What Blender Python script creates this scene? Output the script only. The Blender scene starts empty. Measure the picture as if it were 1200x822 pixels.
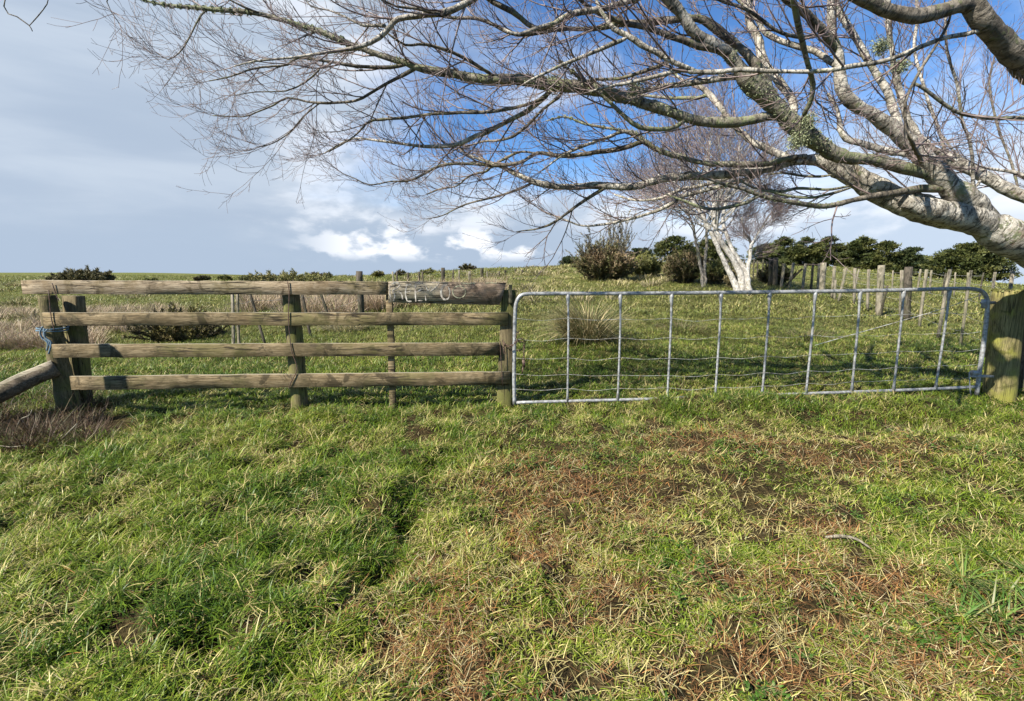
import bpy, math, random
import numpy as np
from mathutils import Vector
rng = np.random.default_rng(7)
random.seed(7)
# ------------------------------------------------------------------ camera, sky, sun, exposure
sc = bpy.context.scene
COL = sc.collection
PITCH = math.atan(89 / 560.0)
F = 560.0
CAMZ = 1.5
cam_d = bpy.data.cameras.new("camera")
cam = bpy.data.objects.new("camera", cam_d)
COL.objects.link(cam)
cam.location = (0, 0, CAMZ)
cam.rotation_euler = (math.pi / 2 - PITCH, 0, 0)
cam_d.sensor_width = 36.0
cam_d.lens = 36.0 * F / 1200.0
cam_d.clip_start = 0.05
cam_d.clip_end = 5000
sc.camera = cam
sc.view_settings.view_transform = 'Standard'
sc.view_settings.look = 'None'
sc.view_settings.gamma = 1
sc.view_settings.use_curve_mapping = False
sc.view_settings.exposure = 1.25
sc.cycles.max_bounces = 5
sc.cycles.diffuse_bounces = 3
sc.cycles.transparent_max_bounces = 4
sc.cycles.use_adaptive_sampling = True
SUNV = Vector((-0.92, -0.68, 1.0)).normalized()
sd = bpy.data.lights.new("sun", 'SUN')
sd.energy = 5.0
sd.angle = math.radians(0.55)
sd.color = (1.0, 0.95, 0.86)
sun = bpy.data.objects.new("sun", sd)
COL.objects.link(sun)
sun.rotation_euler = (-SUNV).to_track_quat('-Z', 'Y').to_euler()


def P(px, py, Y):
    """world point at depth Y seen at photo pixel (px, py)"""
    u = (px - 600) / F
    v = (411 - py) / F
    cp, sp = math.cos(PITCH), math.sin(PITCH)
    dy = cp + v * sp
    dz = -sp + v * cp
    t = Y / dy
    return np.array([u * t, Y, CAMZ + dz * t])


# ---- node helpers
class NT:
    def __init__(s, nt):
        s.nt = nt

    def n(s, typ, **kw):
        nd = s.nt.nodes.new(typ)
        for k, v in kw.items():
            if isinstance(k, str) and k.startswith('i_'):
                nd.inputs[k[2:].replace('_', ' ')].default_value = v
            else:
                setattr(nd, k, v)
        return nd

    def l(s, a, b):
        s.nt.links.new(a, b)

    def math(s, op, a, b=None, c=None, clamp=False):
        nd = s.nt.nodes.new('ShaderNodeMath')
        nd.operation = op
        nd.use_clamp = clamp
        for i, q in enumerate((a, b, c)):
            if q is None:
                continue
            if isinstance(q, (int, float)):
                nd.inputs[i].default_value = q
            else:
                s.l(q, nd.inputs[i])
        return nd.outputs[0]

    def ss(s, val, lo, hi):
        nd = s.nt.nodes.new('ShaderNodeMapRange')
        nd.interpolation_type = 'SMOOTHSTEP'
        s.l(val, nd.inputs[0])
        nd.inputs[1].default_value = lo
        nd.inputs[2].default_value = hi
        return nd.outputs[0]

    def mix(s, f, a, b):
        nd = s.nt.nodes.new('ShaderNodeMix')
        nd.data_type = 'RGBA'
        for sock, q in ((nd.inputs[0], f), (nd.inputs[6], a), (nd.inputs[7], b)):
            if isinstance(q, (int, float)):
                sock.default_value = q
            elif isinstance(q, tuple):
                sock.default_value = (*q, 1) if len(q) == 3 else q
            else:
                s.l(q, sock)
        return nd.outputs[2]

    def noise(s, vec, scale, detail=4, rough=0.55, dist=0.0):
        nd = s.nt.nodes.new('ShaderNodeTexNoise')
        nd.inputs['Scale'].default_value = scale
        nd.inputs['Detail'].default_value = detail
        nd.inputs['Roughness'].default_value = rough
        nd.inputs['Distortion'].default_value = dist
        if vec is not None:
            s.l(vec, nd.inputs['Vector'])
        return nd.outputs[0]

    def mapping(s, vec, scale=(1, 1, 1), loc=(0, 0, 0), rot=(0, 0, 0)):
        nd = s.nt.nodes.new('ShaderNodeMapping')
        nd.inputs['Scale'].default_value = scale
        nd.inputs['Location'].default_value = loc
        nd.inputs['Rotation'].default_value = rot
        s.l(vec, nd.inputs[0])
        return nd.outputs[0]


world = bpy.data.worlds.new("World")
sc.world = world
world.use_nodes = True
wn = world.node_tree
wn.nodes.clear()
W = NT(wn)
sky = W.n('ShaderNodeTexSky', sky_type='NISHITA', sun_disc=False)
sky.sun_elevation = math.asin(SUNV.z)
sky.sun_rotation = math.atan2(SUNV.x, SUNV.y)
sky.altitude = 200
sky.air_density = 1.0
sky.dust_density = 0.3
sky.ozone_density = 2.2
tc = W.n('ShaderNodeTexCoord')
sep = W.n('ShaderNodeSeparateXYZ')
W.l(tc.outputs['Generated'], sep.inputs[0])
X, Yc, Z = sep.outputs
Yp = W.math('MAXIMUM', Yc, 0.05)
az = W.math('DIVIDE', X, Yp)              # tangent of azimuth from +Y
hyp = W.math('SQRT', W.math('ADD', W.math('MULTIPLY', X, X), W.math('MULTIPLY', Yc, Yc)))
el = W.math('DIVIDE', Z, W.math('MAXIMUM', hyp, 0.02))
gm = W.mapping(tc.outputs['Generated'], scale=(1, 1, 2.6))
n1 = W.noise(gm, 2.2, 7, 0.56, 0.3)
n2 = W.noise(gm, 7.0, 7, 0.55, 0.2)
gm2 = W.mapping(tc.outputs['Generated'], scale=(1, 1, 2.0), loc=(3.1, 1.7, 0.4))
n3 = W.noise(gm2, 9.0, 7, 0.52, 0.15)
nz = W.math('ADD', W.math('MULTIPLY', W.math('SUBTRACT', n1, 0.5), 0.9), W.math('MULTIPLY', W.math('SUBTRACT', n2, 0.5), 0.45))
# the clear hole: right of a soft edge and above the cloud bank
azn = W.math('ADD', az, W.math('MULTIPLY', nz, 0.9))
azn2 = W.math('SUBTRACT', azn, W.math('MULTIPLY', el, 0.15))
hole_a = W.ss(azn2, -0.42, -0.02)
eln = W.math('ADD', el, W.math('MULTIPLY', nz, 0.35))
hole_e = W.ss(eln, 0.10, 0.24)
front = W.ss(Yc, 0.0, 0.25)
hole = W.math('MAXIMUM', W.math('MULTIPLY', W.math('MULTIPLY', hole_a, hole_e), front), W.math('SUBTRACT', 1.0, front))
wisp = W.ss(W.noise(W.mapping(tc.outputs['Generated'], scale=(1, 1, 1.6), rot=(0, 0.5, 0.3)), 3.4, 8, 0.6, 0.5), 0.50, 0.80)
hole = W.math('MULTIPLY', hole, W.math('SUBTRACT', 1.0, W.math('MULTIPLY', wisp, 0.75)))
# cumulus bank along the lower edge
bank = W.math('MULTIPLY', W.ss(n3, 0.47, 0.57), W.math('MULTIPLY', W.ss(el, 0.02, 0.045), W.math('SUBTRACT', 1.0, W.ss(el, 0.07, 0.13))))
bank = W.math('MULTIPLY', bank, W.math('MULTIPLY', W.ss(az, -0.50, -0.30), W.math('SUBTRACT', 1.0, W.ss(az, 0.0, 0.15))))
edge = W.math('MULTIPLY', W.ss(azn, -0.50, -0.22), W.math('MULTIPLY', W.ss(eln, 0.045, 0.13), 0.62))
edge = W.math('MULTIPLY', edge, W.ss(n2, 0.40, 0.58))
rw = W.math('MULTIPLY', W.ss(azn, 0.80, 1.0), W.math('MULTIPLY', W.ss(el, 0.06, 0.11), W.ss(n3, 0.36, 0.52)))
white = W.math('MAXIMUM', W.math('MULTIPLY', bank, 0.9), W.math('MAXIMUM', edge, W.math('MULTIPLY', rw, 0.8)), clamp=True)
stra = W.noise(W.mapping(tc.outputs['Generated'], scale=(1, 1, 6)), 2.5, 5, 0.5, 0.4)
deck = W.mix(W.ss(stra, 0.3, 0.7), (3.9, 4.75, 6.0), (5.0, 5.8, 6.9))
lowdeck = W.mix(W.math('SUBTRACT', 1.0, W.ss(eln, 0.02, 0.16)), deck, (3.9, 4.8, 6.1))
rdeck = W.mix(W.ss(az, 0.0, 0.5), lowdeck, (5.2, 6.2, 7.6))
cloud = W.mix(white, rdeck, (9.6, 9.8, 10.2))
skyb = W.mix(1.0, sky.outputs[0], (0.72, 1.10, 1.50))
skyb.node.blend_type = 'MULTIPLY'
final = W.mix(hole, cloud, skyb)
bg = W.n('ShaderNodeBackground')
bg.inputs[1].default_value = 0.05
W.l(final, bg.inputs[0])
wo = W.n('ShaderNodeOutputWorld')
W.l(bg.outputs[0], wo.inputs[0])


# ------------------------------------------------------------------ numpy noise and terrain
def hsh(ix, iy, seed):
    h = (ix.astype(np.int64) * 374761393 + iy.astype(np.int64) * 668265263 + seed * 1442695041) & 0x7fffffff
    h = ((h ^ (h >> 13)) * 1274126177) & 0x7fffffff
    return ((h ^ (h >> 16)) & 0xffff) / 65535.0


def vn(x, y, seed=0):
    x = np.asarray(x, float); y = np.asarray(y, float)
    ix = np.floor(x); iy = np.floor(y)
    fx = x - ix; fy = y - iy
    fx = fx * fx * (3 - 2 * fx); fy = fy * fy * (3 - 2 * fy)
    a = hsh(ix, iy, seed); b = hsh(ix + 1, iy, seed)
    c = hsh(ix, iy + 1, seed); d = hsh(ix + 1, iy + 1, seed)
    return (a * (1 - fx) + b * fx) * (1 - fy) + (c * (1 - fx) + d * fx) * fy


def fbm(x, y, seed=0, o=4):
    s = 0; amp = 0.5; t = 0
    for i in range(o):
        s = s + amp * vn(x * 2 ** i, y * 2 ** i, seed + i); t += amp; amp *= 0.5
    return s / t


def sst(x, a, b):
    t = np.clip((x - a) / (b - a), 0, 1)
    return t * t * (3 - 2 * t)


TY = np.array([0, 3, 4.85, 7.5, 10, 14, 20, 28, 40, 60, 100, 200, 400, 1200])
TA = np.array([-1.2, -0.8, -0.35, 0.0, 0.2, 0.48, 0.65, 0.9, 1.1, 1.4])
TZ = np.array([
    [.02, .06, .10, .12, .12, .14, .16, .20, .30, .6, 1.3, 2.3, 3.0, 0],
    [.02, .06, .10, .13, .14, .16, .20, .30, .45, .8, 1.4, 2.3, 3.0, 0],
    [.02, .08, .12, .19, .32, .46, .60, .70, .90, 1.2, 1.1, .6, .0, -8],
    [.00, .08, .12, .33, .46, .64, .90, 1.25, 1.8, 2.2, 1.6, .8, .0, -8],
    [.00, .09, .16, .42, .55, .72, 1.02, 1.45, 2.3, 2.9, 2.3, 1, .0, -8],
    [.00, .09, .22, .34, .50, .76, 1.12, 1.55, 2.2, 2.8, 2.3, 1, .0, -8],
    [.00, .10, .24, .35, .44, .66, .92, 1.35, 2.0, 2.35, 2.0, .5, -2, -10],
    [.00, .10, .24, .36, .40, .50, .68, .88, 1.08, .75, -.5, -3, -7, -20],
    [.00, .08, .19, .32, .35, .36, .36, .38, .42, 0.0, -1.5, -4.5, -10, -30],
    [.00, .08, .17, .30, .32, .33, .33, .30, .30, -.2, -2, -5, -12, -30]])


def Hbase(X, Y):
    X = np.asarray(X, float); Y = np.asarray(Y, float)
    Yc = np.maximum(Y, 0.0)
    a = X / np.maximum(Yc, 4.0)
    cols = np.stack([np.interp(Yc, TY, TZ[i]) for i in range(len(TA))])
    i = np.clip(np.searchsorted(TA, a) - 1, 0, len(TA) - 2)
    f = np.clip((a - TA[i]) / (TA[i + 1] - TA[i]), 0, 1)
    f = f * f * (3 - 2 * f)
    flat = cols.reshape(len(TA), -1)
    idx = np.arange(flat.shape[1]).reshape(a.shape)
    return flat[i, idx] * (1 - f) + flat[i + 1, idx] * f


def G(px, py, z=0.06):
    u = (px - 600) / F; v = (411 - py) / F
    cp, sp = math.cos(PITCH), math.sin(PITCH)
    dy = cp + v * sp; dz = -sp + v * cp
    t = (z - CAMZ) / dz
    return np.array([u * t, dy * t])


HOLES = [(480, 610, .11, .17, .10), (448, 672, .10, .09, .06), (240, 775, .12, .10, .11), (150, 640, .10, .07, .05), (205, 590, .09, .08, .04), (350, 610, .09, .06, .05), (60, 700, .09, .07, .05), (668, 668, .10, .08, .035), (330, 700, .1, .09, .05),
         (1095, 515, .5, .30, .10), (420, 765, .12, .10, .05), (90, 505, .9, .22, .07), (740, 500, .3, .2, .04), (480, 520, .2, .2, .05), (300, 560, .2, .15, .05)]
HW = [(G(a, b), rx, ry, d) for a, b, rx, ry, d in HOLES]


def H(X, Y):
    X = np.asarray(X, float); Y = np.asarray(Y, float)
    z = Hbase(X, Y)
    near = 1 - sst(Y, 12, 40)
    z = z + near * ((fbm(X * 1.1, Y * 1.1, 3) - .5) * .10 + (fbm(X * 3.3, Y * 3.3, 9, 3) - .5) * .105 + ((vn(X * 8.5, Y * 8.5, 19) - .5) * .065 + (vn(X * 17, Y * 17, 29) - .5) * .03) * (1 - sst(Y, 5, 9)))
    z = z + (fbm(X * .25, Y * .25, 21) - .5) * .34 * sst(Y, 7, 20) * (1 - sst(Y, 60, 100)) + (fbm(X * .9, Y * .9, 23) - .5) * .16 * sst(Y, 6, 12) * (1 - sst(Y, 40, 60))
    # left bank beside the wheel track
    xe = -.91 + (Y - 1.43) * (.26 / 1.84) + (vn(Y * 2.2, Y * 0 + 1.5, 5) - .5) * .22
    bank = (1 - sst(X, xe - .10, xe + .04)) * (1 - sst(Y, 2.9, 3.8))
    z = z + (.025 + .075 * vn(Y * 3.1, Y * 0 + 4.5, 8)) * bank
    for (c, rx, ry, d) in HW:
        r = ((X - c[0]) / rx) ** 2 + ((Y - c[1]) / ry) ** 2
        z = z - d * np.exp(-r * r)
    # grass has built up under the gate
    z = z + .07 * sst(X, 1.2, 1.7) * (1 - sst(X, 3.75, 4.1)) * np.exp(-((Y - 4.60) / .24) ** 2)
    return z


def h1(x, y):
    return float(H(np.array([x]), np.array([y]))[0])


# ------------------------------------------------------------------ mesh helpers
def mk_mesh(name, V, quads=None, tris=None, mat=None, colors=None, smooth=False):
    me = bpy.data.meshes.new(name)
    V = np.asarray(V, np.float32).reshape(-1, 3)
    nq = 0 if quads is None else len(quads)
    nt = 0 if tris is None else len(tris)
    me.vertices.add(len(V))
    me.vertices.foreach_set('co', V.ravel())
    loops = []
    if nq: loops.append(np.asarray(quads, np.int32).ravel())
    if nt: loops.append(np.asarray(tris, np.int32).ravel())
    L = np.concatenate(loops)
    me.loops.add(len(L))
    me.loops.foreach_set('vertex_index', L)
    me.polygons.add(nq + nt)
    st = np.concatenate([np.arange(nq) * 4, nq * 4 + np.arange(nt) * 3]).astype(np.int32)
    me.polygons.foreach_set('loop_start', st)
    if colors is not None:
        at = me.color_attributes.new('Col', 'FLOAT_COLOR', 'POINT')
        c = np.ones((len(V), 4), np.float32); c[:, :3] = colors
        at.data.foreach_set('color', c.ravel())
    me.update(calc_edges=True)
    if smooth:
        me.polygons.foreach_set('use_smooth', np.ones(nq + nt, bool))
    if mat: me.materials.append(mat)
    return me


def link(name, me, parent=None, loc=None):
    o = bpy.data.objects.new(name, me)
    COL.objects.link(o)
    if parent is not None:
        o.parent = parent
    if loc is not None: o.location = loc
    return o


def empty(name, loc=(0, 0, 0)):
    o = bpy.data.objects.new(name, None)
    o.empty_display_size = .1
    COL.objects.link(o)
    o.location = [float(q) for q in loc]
    return o


def tag(o, label=None, cat=None, group=None, kind=None):
    if label: o['label'] = label
    if cat: o['category'] = cat
    if group: o['group'] = group
    if kind: o['kind'] = kind
    return o


class MB:
    """collects tubes, boxes and ribbons into one mesh; vertices are stored in world space"""
    def __init__(s):
        s.V = []; s.Q = []; s.T = []; s.C = []; s.n = 0

    def add(s, V, Q=None, T=None, C=None):
        V = np.asarray(V, np.float32).reshape(-1, 3)
        if Q is not None and len(Q): s.Q.append(np.asarray(Q, np.int64) + s.n)
        if T is not None and len(T): s.T.append(np.asarray(T, np.int64) + s.n)
        s.V.append(V)
        if C is not None: s.C.append(np.broadcast_to(np.asarray(C, np.float32), V.shape))
        s.n += len(V)

    def tubes(s, Pt, R, S=6, C=None, cap=True, polar=False):
        Pt = np.asarray(Pt, float); R = np.asarray(R, float)
        if Pt.ndim == 2: Pt = Pt[None]; R = R[None]
        N, K, _ = Pt.shape
        if N == 0: return
        tan = np.gradient(Pt, axis=1)
        tan /= np.linalg.norm(tan, axis=2, keepdims=True) + 1e-9
        d = Pt[:, -1] - Pt[:, 0]
        d /= np.linalg.norm(d, axis=1, keepdims=True) + 1e-9
        ref = np.where(np.abs(d[:, 2:3]) > .75, np.array([[1.0, .3, 0]]), np.array([[0, .2, 1.0]]))
        a = np.cross(tan, ref[:, None, :]); a /= np.linalg.norm(a, axis=2, keepdims=True) + 1e-9
        b = np.cross(tan, a)
        th = np.arange(S) / S * 2 * np.pi
        ring = (a[:, :, None, :] * np.cos(th)[None, None, :, None] + b[:, :, None, :] * np.sin(th)[None, None, :, None])
        V = Pt[:, :, None, :] + ring * R[:, :, None, None]
        idx = np.arange(N * K * S).reshape(N, K, S)
        i2 = np.roll(idx, -1, axis=2)
        Q = np.stack([idx[:, :-1], i2[:, :-1], i2[:, 1:], idx[:, 1:]], -1).reshape(-1, 4)
        V = V.reshape(-1, 3)
        if polar:
            al = np.concatenate([[0], np.cumsum(np.linalg.norm(np.diff(Pt[0], axis=0), axis=1))])
            C = np.stack([np.repeat(al, S), np.tile(np.cos(th), K) * np.repeat(R[0], S) * 1.0, np.tile(np.sin(th), K) * np.repeat(R[0], S)], 1)
            C = np.concatenate([C, C[:1] * 0, C[-1:]])
            # the cap centres share the end rings
        T = None
        if cap:
            c0 = Pt[:, 0]; c1 = Pt[:, -1]
            base = N * K * S
            V = np.concatenate([V, c0, c1])
            ci0 = (base + np.arange(N))[:, None].repeat(S, 1); ci1 = ci0 + N
            T = np.concatenate([np.stack([ci0, i2[:, 0], idx[:, 0]], -1).reshape(-1, 3), np.stack([ci1, idx[:, -1], i2[:, -1]], -1).reshape(-1, 3)])
        s.add(V, Q, T, C)

    def box8(s, c):
        """c: 8 corners, bottom 4 ccw then top 4"""
        Q = [[0, 3, 2, 1], [4, 5, 6, 7], [0, 1, 5, 4], [1, 2, 6, 5], [2, 3, 7, 6], [3, 0, 4, 7]]
        s.add(c, Q)

    def beam(s, a, b, w, h, up=(0, 0, 1), nseg=1, warp=0.0, bev=0.0):
        """rectangular beam a->b, width w along side, height h along up, with optional warp"""
        a = np.array(a, float); b = np.array(b, float)
        d = (b - a); Ld = np.linalg.norm(d); d /= Ld
        up = np.array(up, float); side = np.cross(d, up); side /= np.linalg.norm(side)
        upv = np.cross(side, d)
        bev = bev or min(w, h) * .07
        prof = np.array([(-w / 2 + bev, -h / 2), (w / 2 - bev, -h / 2), (w / 2, -h / 2 + bev), (w / 2, h / 2 - bev), (w / 2 - bev, h / 2), (-w / 2 + bev, h / 2), (-w / 2, h / 2 - bev), (-w / 2, -h / 2 + bev)])
        K = nseg + 1
        t = np.linspace(0, 1, K)
        C = a + (b - a) * t[:, None]
        if warp:
            C = C + upv * ((rng.random(K) - .5) * warp)[:, None] + side * ((rng.random(K) - .5) * warp * .6)[:, None]
        jit = 1 + (rng.random((K, 8)) - .5) * (0.05 if nseg > 1 else 0)
        V = C[:, None, :] + side * (prof[:, 0] * jit)[:, :, None] + upv * (prof[:, 1] * jit)[:, :, None]
        idx = np.arange(K * 8).reshape(K, 8); i2 = np.roll(idx, -1, 1)
        Q = np.stack([idx[:-1], i2[:-1], i2[1:], idx[1:]], -1).reshape(-1, 4)
        V = V.reshape(-1, 3)
        c0 = len(V)
        V = np.concatenate([V, C[:1], C[-1:]])
        T = [[c0, i2[0, k], idx[0, k]] for k in range(8)] + [[c0 + 1, idx[-1, k], i2[-1, k]] for k in range(8)]
        s.add(V, Q, T)

    def build(s, name, mat, parent=None, smooth=False, origin=None):
        V = np.concatenate(s.V)
        Q = np.concatenate(s.Q) if s.Q else None
        T = np.concatenate(s.T) if s.T else None
        C = np.concatenate(s.C) if s.C else None
        off = np.array(wloc(parent)) if parent is not None else (np.array(origin, float) if origin is not None else np.zeros(3))
        me = mk_mesh(name, V - off, Q, T, mat, C, smooth)
        o = link(name, me, parent)
        if parent is None and origin is not None: o.location = [float(q) for q in origin]
        return o


def wloc(o):
    v = np.zeros(3)
    while o is not None:
        v = v + np.array(o.location); o = o.parent
    return v


def catmull(pts, step=0.05, n=None):
    pts = np.asarray(pts, float)
    if len(pts) == 2: pts = np.array([pts[0], (pts[0] + pts[1]) / 2, pts[1]])
    ext = np.vstack([2 * pts[0] - pts[1], pts, 2 * pts[-1] - pts[-2]])
    out = []
    for i in range(1, len(ext) - 2):
        p0, p1, p2, p3 = ext[i - 1:i + 3]
        k = n or max(2, int(np.linalg.norm((p2 - p1)[:3]) / step))
        t = (np.arange(k) / k)[:, None]
        out.append(.5 * ((2 * p1) + (-p0 + p2) * t + (2 * p0 - 5 * p1 + 4 * p2 - p3) * t ** 2 + (-p0 + 3 * p1 - 3 * p2 + p3) * t ** 3))
    out.append(pts[-1:])
    return np.vstack(out)


# ------------------------------------------------------------------ materials
def new_mat(name):
    m = bpy.data.materials.new(name)
    m.use_nodes = True
    m.node_tree.nodes.clear()
    N = NT(m.node_tree)
    out = N.n('ShaderNodeOutputMaterial')
    return m, N, out


def blade_mat(name, trans=0.35, rough=.5, gain=1.0, var=.35):
    m, N, out = new_mat(name)
    at = N.n('ShaderNodeVertexColor', layer_name='Col')
    geo = N.n('ShaderNodeNewGeometry')
    nz = N.noise(geo.outputs['Position'], 2.0, 3)
    hs = N.n('ShaderNodeHueSaturation')
    N.l(at.outputs[0], hs.inputs['Color'])
    N.l(N.math('ADD', N.math('MULTIPLY', nz, var), (1 - var / 2) * gain), hs.inputs['Value'])
    p = N.n('ShaderNodeBsdfPrincipled')
    p.inputs['Roughness'].default_value = rough
    p.inputs['Specular IOR Level'].default_value = .22
    N.l(hs.outputs[0], p.inputs['Base Color'])
    tr = N.n('ShaderNodeBsdfTranslucent')
    N.l(hs.outputs[0], tr.inputs[0])
    mx = N.n('ShaderNodeMixShader')
    mx.inputs[0].default_value = trans
    N.l(p.outputs[0], mx.inputs[1]); N.l(tr.outputs[0], mx.inputs[2])
    N.l(mx.outputs[0], out.inputs[0])
    return m


def wood_mat(name, c1, c2, c3, green=.3, axis=0, seed=0.0, moss=(.11, .115, .035), dark=.35, plane=0, plane_scale=70.):
    """weathered timber, grain along object axis"""
    m, N, out = new_mat(name)
    tcn = N.n('ShaderNodeTexCoord')
    geo = N.n('ShaderNodeNewGeometry')
    s = [28, 28, 28]; s[axis] = 1.6
    oi = N.n('ShaderNodeObjectInfo')
    off = N.n('ShaderNodeVectorMath', operation='ADD')
    N.l(geo.outputs['Position'], off.inputs[0])
    comb = N.n('ShaderNodeCombineXYZ')
    N.l(N.math('MULTIPLY', oi.outputs['Random'], 37.0), comb.inputs[axis])
    N.l(comb.outputs[0], off.inputs[1])
    pos = off.outputs[0]
    g = N.noise(N.mapping(pos, tuple(s), (seed, seed, seed)), 2.2, 6, .6, .6)
    s2 = [90, 90, 90]; s2[axis] = 2.5
    g2 = N.noise(N.mapping(pos, tuple(s2)), 2.0, 4, .6, .3)
    blot = N.noise(pos, 5.0, 5, .6)
    big = N.noise(pos, 1.6, 3, .5)
    col = N.mix(N.ss(g, .35, .68), c1, c2)
    col = N.mix(N.math('MULTIPLY', N.ss(blot, .45, .66), .9), col, c3)
    dk = N.noise(N.mapping(pos, (3, 3, 3), (2, 5, 1)), 1.6, 6, .7, .8)
    col = N.mix(N.math('MULTIPLY', N.ss(dk, .52, .62), .85), col, tuple(q * dark for q in c3))
    col = N.mix(N.math('MULTIPLY', N.ss(g2, .52, .64), .8), col, tuple(q * dark for q in c1))
    col = N.mix(N.math('MULTIPLY', N.ss(N.math('ADD', N.math('MULTIPLY', big, .6), N.math('MULTIPLY', blot, .4)), .47, .62), green), col, moss)
    vor = N.n('ShaderNodeTexVoronoi')
    s3 = [5, 5, 5]; s3[axis] = 2.2
    N.l(N.mapping(pos, tuple(s3)), vor.inputs['Vector'])
    vor.inputs['Scale'].default_value = 1.0
    knot = N.math('SUBTRACT', 1.0, N.ss(vor.outputs['Distance'], .05, .13))
    col = N.mix(N.math('MULTIPLY', knot, .6), col, (.035, .025, .016))
    s4 = [17, 17, 17]; s4[axis] = .55
    ck = N.math('ABSOLUTE', N.math('SUBTRACT', N.noise(N.mapping(pos, tuple(s4), (seed * 2, 1, 3)), 1.0, 3, .55, .5), .5))
    crack = N.math('MULTIPLY', N.math('SUBTRACT', 1.0, N.ss(ck, .004, .020)), N.ss(big, .42, .58))
    col = N.mix(N.math('MULTIPLY', crack, .85), col, (.015, .011, .008))
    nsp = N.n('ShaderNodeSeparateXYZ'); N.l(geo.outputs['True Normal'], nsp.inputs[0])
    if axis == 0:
        col = N.mix(N.math('MULTIPLY', N.ss(nsp.outputs[2], .6, .9), .6), col, (.40, .36, .27))  # upward faces paler: dry weathering plus the sunlit top edge put into the colour
    bmp = N.math('SUBTRACT', N.math('ADD', N.math('MULTIPLY', g, .6), N.math('MULTIPLY', g2, .8)), N.math('MULTIPLY', crack, 2.0))
    if plane:
        wv = N.n('ShaderNodeTexWave', wave_type='BANDS', bands_direction='X')
        wv.inputs['Scale'].default_value = plane_scale
        wv.inputs['Distortion'].default_value = .6
        N.l(geo.outputs['Position'], wv.inputs['Vector'])
        col = N.mix(N.math('MULTIPLY', N.ss(wv.outputs['Fac'], .55, .9), .28), col, tuple(q * .5 for q in c1))
    b = N.n('ShaderNodeBump')
    b.inputs['Strength'].default_value = .75
    b.inputs['Distance'].default_value = .006
    N.l(bmp, b.inputs['Height'])
    p = N.n('ShaderNodeBsdfPrincipled')
    p.inputs['Roughness'].default_value = .85
    p.inputs['Specular IOR Level'].default_value = .2
    N.l(col, p.inputs['Base Color']); N.l(b.outputs[0], p.inputs['Normal'])
    N.l(p.outputs[0], out.inputs[0])
    return m


def simple_mat(name, col, rough=.7, metal=0., var=.3, scale=20., col2=None, bump=0.):
    m, N, out = new_mat(name)
    geo = N.n('ShaderNodeNewGeometry')
    nz = N.noise(geo.outputs['Position'], scale, 5, .6)
    c2 = col2 or tuple(q * (1 - var) for q in col)
    c = N.mix(N.ss(nz, .38, .62), col, c2)
    p = N.n('ShaderNodeBsdfPrincipled')
    p.inputs['Roughness'].default_value = rough
    p.inputs['Metallic'].default_value = metal
    N.l(c, p.inputs['Base Color'])
    if bump:
        b = N.n('ShaderNodeBump'); b.inputs['Strength'].default_value = bump; b.inputs['Distance'].default_value = .004
        N.l(nz, b.inputs['Height']); N.l(b.outputs[0], p.inputs['Normal'])
    N.l(p.outputs[0], out.inputs[0])
    return m


def bark_mat(name, pale, mid, lich, lichen_amt=.5, band=1.0, dark=(.030, .026, .020), rust=0.3, polar=True):
    m, N, out = new_mat(name)
    geo = N.n('ShaderNodeNewGeometry')
    pos = geo.outputs['Position']
    a = N.noise(pos, 9., 6, .62, .3)
    b = N.noise(pos, 34., 5, .6, .5)
    c = N.noise(pos, 3.2, 4, .55)
    att = N.n('ShaderNodeAttribute', attribute_name='Col')
    if polar:
        bandn = N.noise(N.mapping(att.outputs['Vector'], (34, 9, 9)), 1.0, 5, .68, .7)
    else:
        bandn = N.noise(N.mapping(pos, (38, 9, 9), rot=(0, .6, 0)), 1.0, 5, .65, .8)
    col = N.mix(N.ss(a, .40, .60), pale, mid)
    col = N.mix(N.math('MULTIPLY', N.ss(bandn, .52, .60), .85 * band), col, dark)
    col = N.mix(N.math('MULTIPLY', N.ss(b, .53, .64), .8), col, dark)
    col = N.mix(N.math('MULTIPLY', N.math('MULTIPLY', N.ss(c, .55, .68), N.ss(a, .45, .6)), rust), col, (.26, .12, .05))
    lm = N.ss(N.math('ADD', N.math('MULTIPLY', c, .55), N.math('MULTIPLY', b, .45)), .53 - .13 * (lichen_amt - .5), .60 - .13 * (lichen_amt - .5))
    col = N.mix(N.math('MULTIPLY', lm, .85), col, lich)
    bp = N.n('ShaderNodeBump'); bp.inputs['Strength'].default_value = .9; bp.inputs['Distance'].default_value = .012
    N.l(N.math('ADD', N.math('MULTIPLY', bandn, -1.0), b), bp.inputs['Height'])
    p = N.n('ShaderNodeBsdfPrincipled')
    p.inputs['Roughness'].default_value = .8
    p.inputs['Specular IOR Level'].default_value = .25
    N.l(col, p.inputs['Base Color']); N.l(bp.outputs[0], p.inputs['Normal'])
    N.l(p.outputs[0], out.inputs[0])
    return m


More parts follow.
